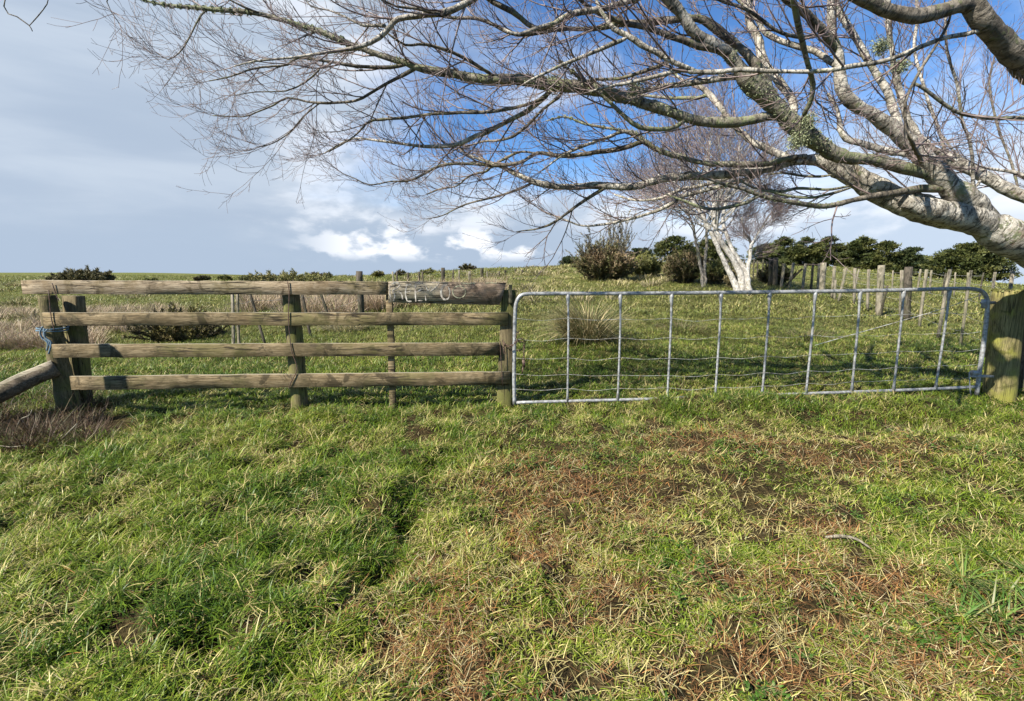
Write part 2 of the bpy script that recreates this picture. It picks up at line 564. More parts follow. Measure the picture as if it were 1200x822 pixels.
M = {}
M['grass'] = blade_mat('grass_blade', .22, .42)
M['dry'] = blade_mat('dry_blade', .15, .6)
M['leaf'] = blade_mat('conifer_leaf', .12, .6)
M['spine'] = blade_mat('gorse_spine', .1, .6)
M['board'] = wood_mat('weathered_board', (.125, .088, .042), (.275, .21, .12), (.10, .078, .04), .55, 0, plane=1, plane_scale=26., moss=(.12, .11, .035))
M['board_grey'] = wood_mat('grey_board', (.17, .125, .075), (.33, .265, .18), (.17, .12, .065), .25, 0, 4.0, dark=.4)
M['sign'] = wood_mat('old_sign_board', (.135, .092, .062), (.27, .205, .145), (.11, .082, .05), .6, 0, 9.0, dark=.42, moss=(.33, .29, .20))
M['post'] = wood_mat('mossy_post', (.09, .07, .035), (.19, .15, .08), (.10, .095, .035), .7, 2, dark=.4, moss=(.14, .14, .035))
M['gatepost'] = wood_mat('mossy_gate_post', (.11, .095, .04), (.24, .20, .085), (.19, .18, .05), .9, 2, 3.0, dark=.35, moss=(.22, .21, .035))
M['pale_post'] = wood_mat('pale_batten', (.17, .145, .105), (.31, .27, .20), (.17, .155, .10), .25, 2, 6.0, dark=.5)
M['dark_post'] = wood_mat('dark_batten', (.055, .045, .032), (.12, .10, .075), (.055, .05, .035), .3, 2, 7.0, dark=.5)
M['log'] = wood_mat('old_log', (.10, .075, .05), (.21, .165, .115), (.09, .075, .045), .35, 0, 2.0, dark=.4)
M['galv'] = simple_mat('galvanised_steel', (.33, .335, .33), .6, .35, scale=38., col2=(.19, .185, .175), bump=.3)
M['wire'] = simple_mat('galvanised_wire', (.46, .46, .42), .6, .2, scale=20., col2=(.22, .19, .15))
M['rustwire'] = simple_mat('rusty_wire', (.10, .055, .035), .8, .2, scale=40., col2=(.05, .035, .03))
M['chain'] = simple_mat('rusty_chain', (.17, .10, .07), .6, .6, scale=80., col2=(.08, .06, .05), bump=.4)
M['rope'] = simple_mat('blue_rope', (.045, .115, .19), .85, 0, scale=90., col2=(.14, .17, .17), bump=.5)
M['paint'] = simple_mat('worn_white_paint', (.46, .42, .35), .8, 0, scale=30., col2=(.22, .18, .14))
M['paint_and_highlight'] = simple_mat('worn_cream_paint_and_highlight', (.42, .40, .25), .8, 0, scale=35., col2=(.17, .15, .09))  # cream lettering, also the highlights painted on the top edge
M['bark'] = bark_mat('pale_bark', (.44, .40, .33), (.21, .185, .145), (.15, .16, .08), .32)
M['greybark'] = bark_mat('grey_bark', (.26, .23, .19), (.15, .13, .105), (.14, .15, .08), .4, band=.5, polar=False)
M['lichbark'] = bark_mat('lichened_bark', (.24, .215, .165), (.13, .115, .08), (.17, .185, .09), .8)
M['darkbark'] = bark_mat('dark_bark', (.20, .17, .13), (.085, .07, .05), (.12, .125, .06), .5)
M['whitebark'] = bark_mat('white_bark', (.46, .43, .38), (.29, .265, .225), (.22, .22, .14), .25, band=.5, rust=.1, polar=False)
M['twig'] = simple_mat('twig_bark', (.20, .145, .125), .55, 0, scale=9., col2=(.10, .07, .065))
M['twigr'] = simple_mat('purple_twig_bark', (.21, .15, .14), .7, 0, scale=2., col2=(.14, .10, .095))
M['lichen'] = simple_mat('grey_green_lichen', (.26, .28, .16), .9, 0, scale=50., col2=(.15, .165, .08))


def ground_mat():
    m, N, out = new_mat('pasture_soil')
    geo = N.n('ShaderNodeNewGeometry')
    pos = geo.outputs['Position']
    sp = N.n('ShaderNodeSeparateXYZ'); N.l(pos, sp.inputs[0])
    a = N.noise(pos, .35, 6, .6)
    b = N.noise(pos, 2.3, 6, .65)
    c = N.noise(pos, 14., 5, .65)
    d = N.noise(pos, 60., 4, .6)
    far = N.ss(sp.outputs[1], 9., 26.)
    green = N.mix(N.ss(b, .35, .65), (.055, .075, .016), (.12, .125, .035))
    green = N.mix(N.math('MULTIPLY', N.ss(c, .5, .64), .6), green, (.24, .22, .085))
    green = N.mix(N.math('MULTIPLY', N.ss(a, .56, .66), .5), green, (.30, .25, .13))
    near = N.mix(N.ss(c, .35, .62), (.020, .015, .008), (.050, .038, .016))
    mid = N.mix(N.ss(c, .4, .62), (.030, .038, .010), (.075, .075, .022))
    near = N.mix(N.ss(sp.outputs[1], 4.2, 6.0), near, mid)
    near = N.mix(N.math('MULTIPLY', N.ss(d, .5, .62), .5), near, (.10, .07, .03))
    col = N.mix(far, near, green)
    p = N.n('ShaderNodeBsdfPrincipled')
    p.inputs['Roughness'].default_value = .95
    p.inputs['Specular IOR Level'].default_value = .05
    bp = N.n('ShaderNodeBump'); bp.inputs['Strength'].default_value = .8; bp.inputs['Distance'].default_value = .05
    N.l(N.math('ADD', c, d), bp.inputs['Height'])
    N.l(col, p.inputs['Base Color']); N.l(bp.outputs[0], p.inputs['Normal'])
    N.l(p.outputs[0], out.inputs[0])
    return m


M['ground'] = ground_mat()


# ------------------------------------------------------------------ ground
def axis_grid(n, lin, top, neg):
    t = np.linspace(0, 1, n)
    pos = lin * t + (top - lin) * t ** 5
    if neg is None: return pos
    return np.concatenate([-pos[::-1], pos[1:]])


gx = axis_grid(250, 10.0, 1500, True)
gy0 = np.linspace(-6, 0, 40)[:-1]
gy = np.concatenate([gy0, axis_grid(420, 13.0, 1300, None)])
GX, GY = np.meshgrid(gx, gy)
GZ = H(GX.ravel(), GY.ravel())
V = np.stack([GX.ravel(), GY.ravel(), GZ], 1)
nx, ny = len(gx), len(gy)
ii = (np.arange(ny - 1)[:, None] * nx + np.arange(nx - 1)[None]).ravel()
Q = np.stack([ii, ii + 1, ii + nx + 1, ii + nx], 1)
ground = link('ground', mk_mesh('ground', V, Q, None, M['ground'], smooth=True))
tag(ground, kind='structure', label='grassy farm paddock rising gently behind the gate', cat='ground')


# ------------------------------------------------------------------ grass
def ribbons(base, ang, lean, length, width, curve, K=3):
    """base (N,3); returns V (N, 2K+1, 3), quads, tris. blades bend along heading"""
    N = len(base)
    t = np.linspace(0, 1, K + 1)
    phi = lean[:, None] + curve[:, None] * t[None]              # angle from vertical along the blade
    ds = (length / K)[:, None]
    hx = np.concatenate([np.zeros((N, 1)), np.cumsum(np.sin(phi[:, :-1]) * ds, 1)], 1)
    hz = np.concatenate([np.zeros((N, 1)), np.cumsum(np.cos(phi[:, :-1]) * ds, 1)], 1)
    dx, dy = np.cos(ang), np.sin(ang)
    px = base[:, 0:1] + hx * dx[:, None]; py = base[:, 1:2] + hx * dy[:, None]; pz = base[:, 2:3] + hz
    Pm = np.stack([px, py, pz], -1)
    tw = (rng.random(N) - .5) * 1.6
    sx = -np.sin(ang + tw); sy = np.cos(ang + tw)
    wt = np.interp(t, [0, .4, 1], [.8, 1.0, .1])
    off = np.stack([sx, sy, np.zeros(N)], -1)[:, None, :] * (width[:, None] * wt[None] / 2)[..., None]
    Vv = np.stack([Pm[:, :-1] - off[:, :-1], Pm[:, :-1] + off[:, :-1]], 2).reshape(N, 2 * K, 3)
    Vv = np.concatenate([Vv, Pm[:, -1:]], 1)
    nb = 2 * K + 1
    b0 = (np.arange(N) * nb)[:, None]
    qs = np.concatenate([b0 + np.array([[2 * k, 2 * k + 1, 2 * k + 3, 2 * k + 2]]) for k in range(K - 1)])
    ts = b0 + np.array([[2 * K - 2, 2 * K - 1, 2 * K]])
    return Vv.reshape(-1, 3), qs, ts, nb


PAL = np.array([(.022, .058, .007), (.055, .112, .010), (.142, .198, .015), (.245, .270, .036), (.38, .32, .125), (.165, .085, .036), (.44, .38, .21)])

BROWN = [(660, 570, .75, .55), (505, 735, .35, .40), (640, 640, .35, .25), (960, 545, 1.0, .30), (1010, 700, .55, .25), (860, 690, .30, .25), (820, 530, .6, .3), (700, 700, .25, .2),
         (1110, 770, .25, .2), (560, 800, .3, .12), (860, 800, .3, .15), (1050, 780, .35, .2), (960, 620, .35, .2)]
BW = [(G(a, b), rx, ry) for a, b, rx, ry in BROWN]


def brown(X, Y):
    s = np.zeros_like(X)
    wx = X + (fbm(X * 2.5, Y * 2.5, 31) - .5) * .5
    wy = Y + (fbm(X * 2.5, Y * 2.5, 37) - .5) * .5
    for c, rx, ry in BW:
        s = np.maximum(s, np.exp(-(((wx - c[0]) / rx) ** 2 + ((wy - c[1]) / ry) ** 2)))
    return s * (.45 + .9 * fbm(X * 4, Y * 4, 41))


def lushness(X, Y):
    l = 1 - sst(X, -1.0, .1 + .15 * Y)
    l = np.maximum(l, sst(X - .75 * Y, -.15, .35) * .6 * sst(Y, 1.5, 2.2))
    l = np.maximum(l, .8 * np.exp(-((Y - 4.5) / .4) ** 2))
    l = np.maximum(l, .55 * sst(Y, 4.8, 6))
    return np.clip(l * (.6 + .8 * fbm(X * 1.3, Y * 1.3, 51)), 0, 1)


def in_view(X, Y, m=.35):
    return (np.abs(X) < 1.12 * Y + m) & (Y > .75)


def scatter(n_clump, y0, y1, per, spread, dens_pow):
    """clump centres over the viewed wedge between depths y0 and y1"""
    u = rng.random(int(n_clump))
    q = 2 - dens_pow
    Y = (y0 ** q + u * (y1 ** q - y0 ** q)) ** (1 / q)
    X = (rng.random(len(Y)) * 2 - 1) * (1.13 * Y + 1.3)
    return X, Y


def grass_layer(n_clump, y0, y1, per, spread, dens_pow, lmul, wmul, kind):
    cx, cy = scatter(n_clump, y0, y1, per, spread, dens_pow)
    br = brown(cx, cy); lu = lushness(cx, cy)
    chsh = rng.random(len(cx))
    ch = .6 + .9 * rng.random(len(cx)) ** 1.5
    keep = rng.random(len(cx)) > (.50 * np.clip(br * 1.3, 0, 1) if kind == 'g' else 0)
    if kind == 'g' and y1 < 6:
        keep &= fbm(cx * 6.5, cy * 6.5, 111, 2) > .34 + .10 * rng.random(len(cx))
    if kind == 'c':
        keep = fbm(cx * 2.3, cy * 2.3, 101) > .60
    if kind == 'd':
        keep = rng.random(len(cx)) < .11 + .80 * br + .20 * (fbm(cx * 2.7, cy * 2.7, 61) > .54)
    for hx_, hy_, hr_ in ((480, 612, .10), (448, 672, .08), (240, 775, .10), (420, 765, .08), (330, 700, .06), (668, 668, .06), (150, 640, .05), (350, 610, .05), (60, 700, .05)):
        gc = G(hx_, hy_)
        keep &= np.hypot(cx - gc[0], cy - gc[1]) / hr_ > .35 + 1.0 * rng.random(len(cx))
    hc = G(35, 505, .05)
    keep &= ((cx - hc[0]) / 1.05) ** 2 + ((cy - hc[1]) / .42) ** 2 > .5 + .9 * fbm(cx * 3, cy * 3, 15)
    cx, cy, br, lu, chsh, ch = [q[keep] for q in (cx, cy, br, lu, chsh, ch)]
    N = len(cx) * per
    I = np.repeat(np.arange(len(cx)), per)
    r = spread * np.sqrt(rng.random(N)) * (1 + .0 * N)
    th = rng.random(N) * 2 * np.pi
    sc_ = 1.0 if y1 < 8 else 1.0
    X = cx[I] + r * np.cos(th); Y = cy[I] + r * np.sin(th)
    Zb = H(X, Y) - .004
    br = br[I]; lu = lu[I]; ch = ch[I]; cc = chsh[I]
    hol = np.zeros(N)
    rnd = rng.random(N)
    if kind == 'g':
        L = (.028 + .062 * lu + .026 * rnd) * ch * lmul * (1 - .35 * np.clip(br, 0, 1))
        lean = rng.random(N) * 1.0 + .1 + .2 * (1 - lu)
        curve = .6 + rng.random(N) * 2.9
        ang = np.where(rng.random(N) < .45, th, rng.random(N) * 6.283) + (rng.random(N) - .5)
        w = (.0026 + .0034 * rng.random(N)) * wmul
        big = fbm(X * .9, Y * .9, 71); med = fbm(X * 4.5, Y * 4.5, 75)
        v = cc * .30 + big * .55 + med * .55 + rnd * .40 - .42 + .12 * br
        ci = v * 3.3
        c = np.stack([np.interp(ci, [0, 1, 2, 3, 4], [PAL[0][k], PAL[1][k], PAL[2][k], PAL[3][k], PAL[4][k]]) for k in range(3)], -1)
        dry = rng.random(N) < (.05 + .30 * sst(med, .52, .66) + .12 * np.clip(br, 0, 1))
        c[dry] = PAL[4] * (.7 + .7 * rng.random((dry.sum(), 1)))
        fw = .62 * sst(Y, 5.5, 12)[:, None] * (.35 + .9 * fbm(X * .55, Y * .55, 77))[:, None]
        c = c * (1 - fw) + np.array([.19, .165, .065]) * fw
        c *= (.75 + .5 * rng.random((N, 1)))
    elif kind == 'c':
        L = (.018 + .016 * rnd) * lmul
        lean = .8 + rng.random(N) * .7
        curve = rng.random(N) * .8
        ang = rng.random(N) * 6.283
        w = (.007 + .006 * rng.random(N)) * wmul
        Zb = Zb + rng.random(N) * .03
        c = np.array([.045, .105, .012]) * (.6 + .9 * rng.random((N, 1)))
    else:
        L = (.03 + .085 * rnd) * lmul
        lean = .9 + rng.random(N) * .65
        curve = (rng.random(N) - .3) * 2.6
        ang = rng.random(N) * 6.283
        w = (.0018 + .0026 * rng.random(N)) * wmul
        Zb = Zb + rng.random(N) * (.012 + .04 * lu)
        k = rng.random(N)[:, None]
        c = np.where(k < .16 + .66 * np.clip(br * 1.3, 0, 1)[:, None], (PAL[5] + np.array([.17, .075, .015]) * rng.random((N, 1)) ** 3) * (.4 + 1.0 * rng.random((N, 1))), PAL[4] * (.65 + .7 * rng.random((N, 1))))
        c = np.where(k > .92, PAL[6], c)
    base = np.stack([X, Y, Zb], -1)
    K = 4 if y1 < 6 else 3
    Vv, qs, ts, nb = ribbons(base, ang, lean, L, w, curve, K)
    cv = np.repeat(c, nb, axis=0).reshape(N, nb, 3)
    tt = np.repeat(np.arange(K), 2) / K
    tt = np.concatenate([tt, [1.0]])
    if kind in 'gc':
        rootc = np.array([.16, .14, .06])
        f = np.clip(1 - tt * 2.6, 0, .6)[None, :, None]
        cv = cv * (1 - f) + rootc * f
    return Vv, qs, ts, cv.reshape(-1, 3)


def grass_object(name, specs, mat, label, cat):
    mb = MB()
    for s in specs:
        mb.add(*grass_layer(*s))
    o = mb.build(name, mat)
    tag(o, label, cat, kind='stuff')


Q_ = 1.0
grass_object('grass', [
    (12500 * Q_, .8, 5.2, 9, .03, 1.2, 1.0, 1.0, 'c'),
    (38000 * Q_, .8, 2.4, 9, .020, 1.0, 1.0, 1.0, 'g'),
    (43000 * Q_, 2.2, 5.4, 9, .028, 1.2, 1.05, 1.15, 'g'),
    (50000 * Q_, 5.0, 12., 7, .05, 1.5, 1.05, 1.6, 'g'),
    (40000 * Q_, 11., 34., 5, .10, 1.7, 1.9, 4.0, 'g'),
    (26000 * Q_, 32., 95., 4, .30, 1.7, 3.2, 12.0, 'g'),
], M['grass'], 'green pasture grass growing over the whole paddock', 'grass')
grass_object('dry_grass', [
    (19000 * Q_, .8, 2.6, 6, .05, 1.0, 1.0, 1.0, 'd'),
    (19500 * Q_, 2.4, 5.6, 6, .06, 1.2, 1.1, 1.2, 'd'),
    (12000 * Q_, 5.2, 13., 6, .10, 1.5, 1.1, 1.5, 'd'),
    (9000 * Q_, 12., 36., 6, .2, 1.5, 2.6, 5.0, 'd'),
], M['dry'], 'straw coloured dead grass litter lying among the green', 'dry grass')


# long dead runners and stalks strewn through the worn patches
mb = MB()
NR = 900
cxr, cyr = scatter(NR * 13, .8, 4.6, 1, 0, 1.1)
kp = (brown(cxr, cyr) + .25 * rng.random(len(cxr))) > .42
cxr, cyr = cxr[kp][:NR], cyr[kp][:NR]
nr = len(cxr)
Kr = 7
hd = rng.random(nr) * 6.283; Lr = .07 + .20 * rng.random(nr) ** 1.5
px_, py_ = cxr.copy(), cyr.copy(); pts_ = []
for k in range(Kr):
    pts_.append(np.stack([px_, py_, H(px_, py_) + .014 + .018 * rng.random(nr)], 1))
    hd = hd + (rng.random(nr) - .5) * .5
    px_ = px_ + np.cos(hd) * Lr / Kr; py_ = py_ + np.sin(hd) * Lr / Kr
pts_ = np.stack(pts_, 1)
cr = np.where(rng.random((nr, 1)) < .45, np.array([[.36, .20, .08]]), np.array([[.40, .32, .16]])) * (.35 + .75 * rng.random((nr, 1)))
mb.tubes(pts_, np.full((nr, Kr), .0011) * (.7 + .8 * rng.random((nr, 1))), 4, C=np.repeat(cr, Kr * 4, 0), cap=False)
o = mb.build('dead_runners', M['dry'])
tag(o, 'long orange brown dead runners strewn over the worn patches of turf', 'dead grass', kind='stuff')


def tuft(mb, x, y, n, L, w, spread, cols, lean=(.05, .7), curve=(.5, 1.6), K=5, z=None, heading=None):
    r = spread * np.sqrt(rng.random(n)); th = rng.random(n) * 6.283
    X = x + r * np.cos(th); Y = y + r * np.sin(th)
    Zb = H(X, Y) - .01 if z is None else np.full(n, z)
    ang = th + (rng.random(n) - .5) * .9
    if heading is not None:
        ang = np.where(rng.random(n) < .45, heading + (rng.random(n) - .5) * 1.2, ang)
    le = lean[0] + (lean[1] - lean[0]) * (r / spread) * (.5 + .5 * rng.random(n))
    cu = curve[0] + (curve[1] - curve[0]) * rng.random(n)
    Ls = L * (.55 + .5 * rng.random(n))
    ws = w * (.7 + .6 * rng.random(n))
    Vv, qs, ts, nb = ribbons(np.stack([X, Y, Zb], -1), ang, le, Ls, ws, cu, K)
    cols = np.array(cols)
    c = cols[rng.integers(0, len(cols), n)] * (.75 + .5 * rng.random((n, 1)))
    mb.add(Vv, qs, ts, np.repeat(c, nb, 0))


# brown bracken and dead stalks under the left end of the fence
mb = MB()
for k in range(420):
    g = G(rng.uniform(-110, 125), rng.uniform(468, 535), .05)
    tuft(mb, g[0], g[1], 24, rng.uniform(.10, .34), .005, .07, [(.06, .035, .02), (.11, .065, .035), (.04, .024, .015), (.07, .07, .025), (.15, .11, .065)], (.2, 1.3), (-.4, 1.4), 4)
o = mb.build('dead_undergrowth', M['dry'])
tag(o, 'brown dead stalks and leaves in the shaded hollow at the left fence end', 'undergrowth', kind='stuff')

# rushes: beige belt behind the timber fence
mb = MB()
for k in range(1150):
    left = k < 560
    if left:
        px = rng.uniform(-80, 215); Yd = 8.8 + 9 * rng.random() ** 1.3; L = rng.uniform(.28, .50)
        if px > 110 and Yd < 10.5: continue
    else:
        px = rng.uniform(285, 590); Yd = 12.0 + 9 * rng.random() ** 1.2; L = rng.uniform(.48, .85)
        if px < 330 and Yd < 15: continue
        if px > 470 and Yd < 14.5: continue
    X_ = (px - 600) / F * Yd
    if fbm(np.array([X_ * .6]), np.array([Yd * .6]), 91)[0] < .33: continue
    beige = [(.34, .26, .165), (.42, .33, .22), (.27, .20, .125), (.21, .19, .08), (.30, .21, .15)]
    tuft(mb, X_, Yd, 60, L, .009 if left else .013, .17 if left else .24, beige, (.0, .8), (.2, 1.5), 4)
for k in range(260):
    Yd = 14 + 66 * rng.random() ** 1.4
    X_ = rng.uniform(-1.15, .5) * Yd
    if fbm(np.array([X_ * .12]), np.array([Yd * .12]), 95)[0] < .47: continue
    tuft(mb, X_, Yd, 60, rng.uniform(.25, .55), .012 + Yd * .0008, .25 + Yd * .006, [(.30, .25, .14), (.36, .30, .18), (.14, .13, .05), (.22, .19, .09)], (.1, 1.1), (.3, 1.6), 4)
for k in range(240):
    Yd = 20 + 26 * rng.random()
    X_ = rng.uniform(.0, .50) * Yd
    tuft(mb, X_, Yd, 60, rng.uniform(.2, .42), .016 + Yd * .0006, .45, [(.34, .29, .14), (.38, .32, .18), (.20, .18, .06), (.28, .25, .09)], (.1, 1.1), (.3, 1.6), 4)
o = mb.build('rushes', M['dry'])
tag(o, 'bleached beige rushes and rough tufts spread over the fields behind the fence', 'rushes', kind='stuff')


def tussock(px, Yd, L, n, w, spread, cols, label, name='tussock', group=None, heading=None, lean=(.05, .9), curve=(.5, 1.9), cat='grass clump'):
    x = (px - 600) / F * Yd
    m_ = MB()
    tuft(m_, x, Yd, n, L, w, spread, cols, lean, curve, 6, heading=heading)
    o = m_.build(name, M['dry'], origin=(x, Yd, h1(x, Yd)))
    tag(o, label, cat, group)
    return o


SEDGE = [(.12, .13, .05), (.20, .18, .08), (.34, .27, .14), (.42, .34, .18), (.10, .11, .045)]
tussock(690, 7.7, 1.0, 1600, .010, .26, SEDGE, 'large arching sedge tussock directly behind the gate', 'arching_tussock', lean=(.05, 1.0), curve=(.4, 2.0), heading=3.0)
tussock(403, 10.3, .42, 700, .008, .42, [(.45, .38, .20), (.40, .33, .18), (.12, .12, .05), (.5, .44, .28)], 'low straw coloured tussock seen between the two middle fence rails', 'grass_tussock')
tussock(620, 19, .6, 220, .012, .25, SEDGE, 'small green tussock beyond the left corner of the gate', 'grass_tussock')
CG = [(.06, .12, .02), (.085, .16, .03), (.12, .19, .04), (.20, .20, .07)]
m_ = MB()
for k in range(11):
    q = G(1170 + rng.uniform(-48, 60), 690 + rng.uniform(-38, 42))
    tuft(m_, q[0], q[1], int(rng.integers(16, 46)), rng.uniform(.12, .24), .0062, rng.uniform(.03, .07), CG, (.3, 1.3), (.2, 1.8), 5, heading=rng.random() * 6.28)
q = G(1170, 690)
tag(m_.build('grass_clump', M['grass'], origin=(q[0], q[1], h1(*q))), 'coarse bright green grass clump at the right edge of the foreground', 'grass clump')
for i, (px, Yd, L, lab) in enumerate([(20, 42, .8, 'pale grass hummock in the far left field beside the top rail end'), (60, 30, .6, 'grass hummock below the far left skyline'), (20, 20, .4, 'dark grass hummock low at the left edge of the field'),
                                      (155, 34, .7, 'hummock of rough grass seen just under the top rail')]):
    tussock(px, Yd, L, 260, .02, .5, SEDGE, lab, 'grass_hummock', 'hummocks in the far left field')


# ------------------------------------------------------------------ timber fence
ZS = 1.0


def px_r(wpx, Y, px=600):
    return wpx * Y / F / 2 / math.sqrt(1 + ((px - 600) / F) ** 2)


fo = empty('timber_fence', (*P(340, 470, 4.75)[:2], h1(P(340, 470, 4.75)[0], 4.75)))
tag(fo, 'weathered four rail timber fence with round posts left of the gate', 'fence')


def fY(px):
    return 4.62 + (px - 50) / 550 * .23


def rail(pts, mat, name='rail', yoff=0.0, thick=.03):
    (x0, t0, b0), (x1, t1, b1) = pts
    Y0, Y1 = fY(x0) + yoff, fY(x1) + yoff
    a = P(x0, (t0 + b0) / 2, Y0); b = P(x1, (t1 + b1) / 2, Y1)
    h = (np.linalg.norm(P(x0, t0, Y0) - P(x0, b0, Y0)) + np.linalg.norm(P(x1, t1, Y1) - P(x1, b1, Y1))) / 2
    m_ = MB()
    m_.beam(a, b, thick, h, nseg=26, warp=.005)
    return m_.build(name, mat, fo)


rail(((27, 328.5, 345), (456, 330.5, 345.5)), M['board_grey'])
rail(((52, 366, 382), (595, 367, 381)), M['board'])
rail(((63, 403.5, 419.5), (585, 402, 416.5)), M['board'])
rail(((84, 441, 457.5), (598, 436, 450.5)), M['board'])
# painted board, its right end cut on a slant
Ya, Yb = fY(455) - .012, fY(593) - .012
f4 = [P(455.5, 354.5, Ya), P(586, 357.5, Yb), P(593.5, 331.5, Yb), P(455.5, 329.5, Ya)]
nseg = 14
m_ = MB()
top = [f4[3] + (f4[2] - f4[3]) * t for t in np.linspace(0, 1, nseg)]
bot = [f4[0] + (f4[1] - f4[0]) * t for t in np.linspace(0, 1, nseg)]
Vv = []
for t_, b_ in zip(top, bot):
    jz = (rng.random() - .5) * .006
    for q, dy in ((t_, -.018), (b_, -.018), (b_, .014), (t_, .014)):
        Vv.append(q + np.array([0, dy, jz]))
Qv = []
for k in range(nseg - 1):
    for j in range(4):
        Qv.append([k * 4 + j, k * 4 + (j + 1) % 4, (k + 1) * 4 + (j + 1) % 4, (k + 1) * 4 + j])
Qv.append([0, 3, 2, 1]); e = (nseg - 1) * 4; Qv.append([e, e + 1, e + 2, e + 3])
m_.add(np.array(Vv), Qv)
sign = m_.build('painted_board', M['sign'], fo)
sign['label'] = 'dark weathered board with faded white hand painted letters'


def stroke(m_, pts, wid=.006, closed=False):
    """flat paint or highlight stroke on the face of the board; pts in the 6.316x crop of the photo"""
    W3 = [np.array([430 + a / 6.316, 305 + b / 6.316]) for a, b in pts]
    w3 = catmull(np.array([[*p, 0] for p in W3]), n=6)
    Pw = []
    for q in w3:
        Yq = Ya + (Yb - Ya) * (q[0] - 455) / 138 - .0195
        Pw.append(P(q[0], q[1], Yq))
    Pw = np.array(Pw)
    tn = np.gradient(Pw, axis=0); tn[:, 1] = 0
    tn /= np.linalg.norm(tn, axis=1, keepdims=True) + 1e-9
    nr = np.stack([-tn[:, 2], np.zeros(len(tn)), tn[:, 0]], 1)
    wv = wid * (.55 + .8 * rng.random(len(Pw)))[:, None]
    Vs = np.concatenate([Pw - nr * wv, Pw + nr * wv])
    n_ = len(Pw)
    m_.add(Vs, [[k, k + 1, n_ + k + 1, n_ + k] for k in range(n_ - 1)])


m_ = MB()
stroke(m_, [(172, 185), (168, 235), (178, 295)], .005)
stroke(m_, [(182, 178), (215, 165), (240, 182), (225, 205), (188, 225)])
stroke(m_, [(190, 232), (205, 262), (196, 300)])
stroke(m_, [(225, 230), (255, 250), (264, 290)])
stroke(m_, [(290, 187), (326, 178)]); stroke(m_, [(292, 195), (284, 240), (292, 285), (300, 303), (330, 305)])
stroke(m_, [(290, 238), (320, 232)], .004)
stroke(m_, [(358, 172), (412, 170)], .008); stroke(m_, [(360, 180), (357, 240), (362, 308)]); stroke(m_, [(362, 238), (385, 228), (402, 214)], .007)
stroke(m_, [(378, 300), (410, 300)], .005)
stroke(m_, [(432, 262), (436, 300)], .005)
stroke(m_, [(482, 168), (515, 164), (534, 172), (505, 205), (468, 232)])
stroke(m_, [(432, 185), (452, 225), (478, 196)], .004)
stroke(m_, [(590, 184), (562, 196), (548, 232), (556, 275), (578, 292), (604, 284)], .008)
stroke(m_, [(604, 284), (614, 240), (604, 200)], .004)
ptn = m_.build('lettering', M['paint'], sign)
m_ = MB()
th = np.linspace(0, 2 * np.pi, 14)
stroke(m_, [(682 + 48 * math.cos(t), 236 + 44 * math.sin(t)) for t in th[:-1]] + [(730, 236)], .0045)
m_.build('lettering', M['paint_and_highlight'], sign)
m_ = MB()
stroke(m_, [(700, 170), (740, 174), (800, 170)], .005)
m_.build('painted_highlight', M['paint_and_highlight'], sign)  # pale stroke painted as a highlight on the board's top edge
m_ = MB()
stroke(m_, [(875, 172), (905, 168), (960, 170)], .004)
m_.build('painted_highlight', M['paint_and_highlight'], sign)  # second painted highlight, farther right along the top edge


def round_post(pts, Y, mat, name, parent, S=14, zbot=None, flat=False, top_tilt=0):
    """pts: (px, py, width px) top to bottom"""
    W3 = [np.append(P(a, b, Y), px_r(w, Y, a)) for a, b, w in pts]
    C = catmull(np.array(W3), n=5)
    C[:, :3] += (rng.random((len(C), 3)) - .5) * .005
    m_ = MB()
    m_.tubes(C[:, :3], C[:, 3] * (1 + (rng.random(len(C)) - .5) * .05), S)
    # domed, slightly rough top
    return m_.build(name, mat, parent, smooth=False)


def sq_post(top, bot, w, d, mat, name, parent, Yt, Yb=None):
    a = P(top[0], top[1], Yt); b = P(bot[0], bot[1], Yb or Yt)
    m_ = MB()
    m_.beam(b, a, w, d, up=(0, 1, 0), nseg=8, warp=.008)
    return m_.build(name, mat, parent)


round_post([(55, 346, 24), (61, 380, 25), (69, 425, 27), (78, 462, 31), (85, 492, 36), (92, 535, 44)], 4.80, M['post'], 'post', fo)
sq_post((86, 347), (99, 500), .15, .12, M['post'], 'post', fo, 4.98)
round_post([(341, 345, 21), (344, 380, 21), (348, 430, 21), (352, 485, 21)], fY(340) + .12, M['post'], 'post', fo)
sq_post((456.5, 344), (461, 487), .062, .045, M['board'], 'batten', fo, fY(456) + .042)
sq_post((596.5, 340), (590, 495), .155, .13, M['post'], 'post', fo, fY(590) + .085)
sq_post((598, 334), (598.5, 356), .035, .12, M['dark_post'], 'cleat', fo, fY(590) + .05)
m_ = MB()
zz = h1(-4.78, 4.02)
m_.tubes(np.array([(-4.80, 4.00, zz - .2), (-4.79, 4.01, .8), (-4.78, 4.02, 1.68)]), np.array([.068, .065, .062]), 12)
m_.build('post', M['post'], fo)
# log stay running out of frame to the left
m_ = MB()
C = np.array([P(66, 431, 4.70), P(30, 446, 4.55), P(-20, 472, 4.38), P(-75, 505, 4.2)])
C = catmull(C, n=4)
m_.tubes(C, np.full(len(C), .085) * (1 + (rng.random(len(C)) - .5) * .08), 12)
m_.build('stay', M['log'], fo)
# wires stapled down the boards
for pts in ([(337, 330), (339, 345), (338, 372), (340, 398), (342, 412), (348, 432), (341, 448), (338, 457)], [(61, 332), (66, 346), (69, 352)], [(586, 400), (587, 418), (589, 452)], [(57, 340), (60, 372), (64, 388)]):
    m_ = MB()
    C = catmull(np.array([P(a, b, fY(a) - .028 + (.004 * (i % 2))) for i, (a, b) in enumerate(pts)]), n=4)
    m_.tubes(C, np.full(len(C), .0045), 5)
    m_.build('wire', M['rustwire'], fo)
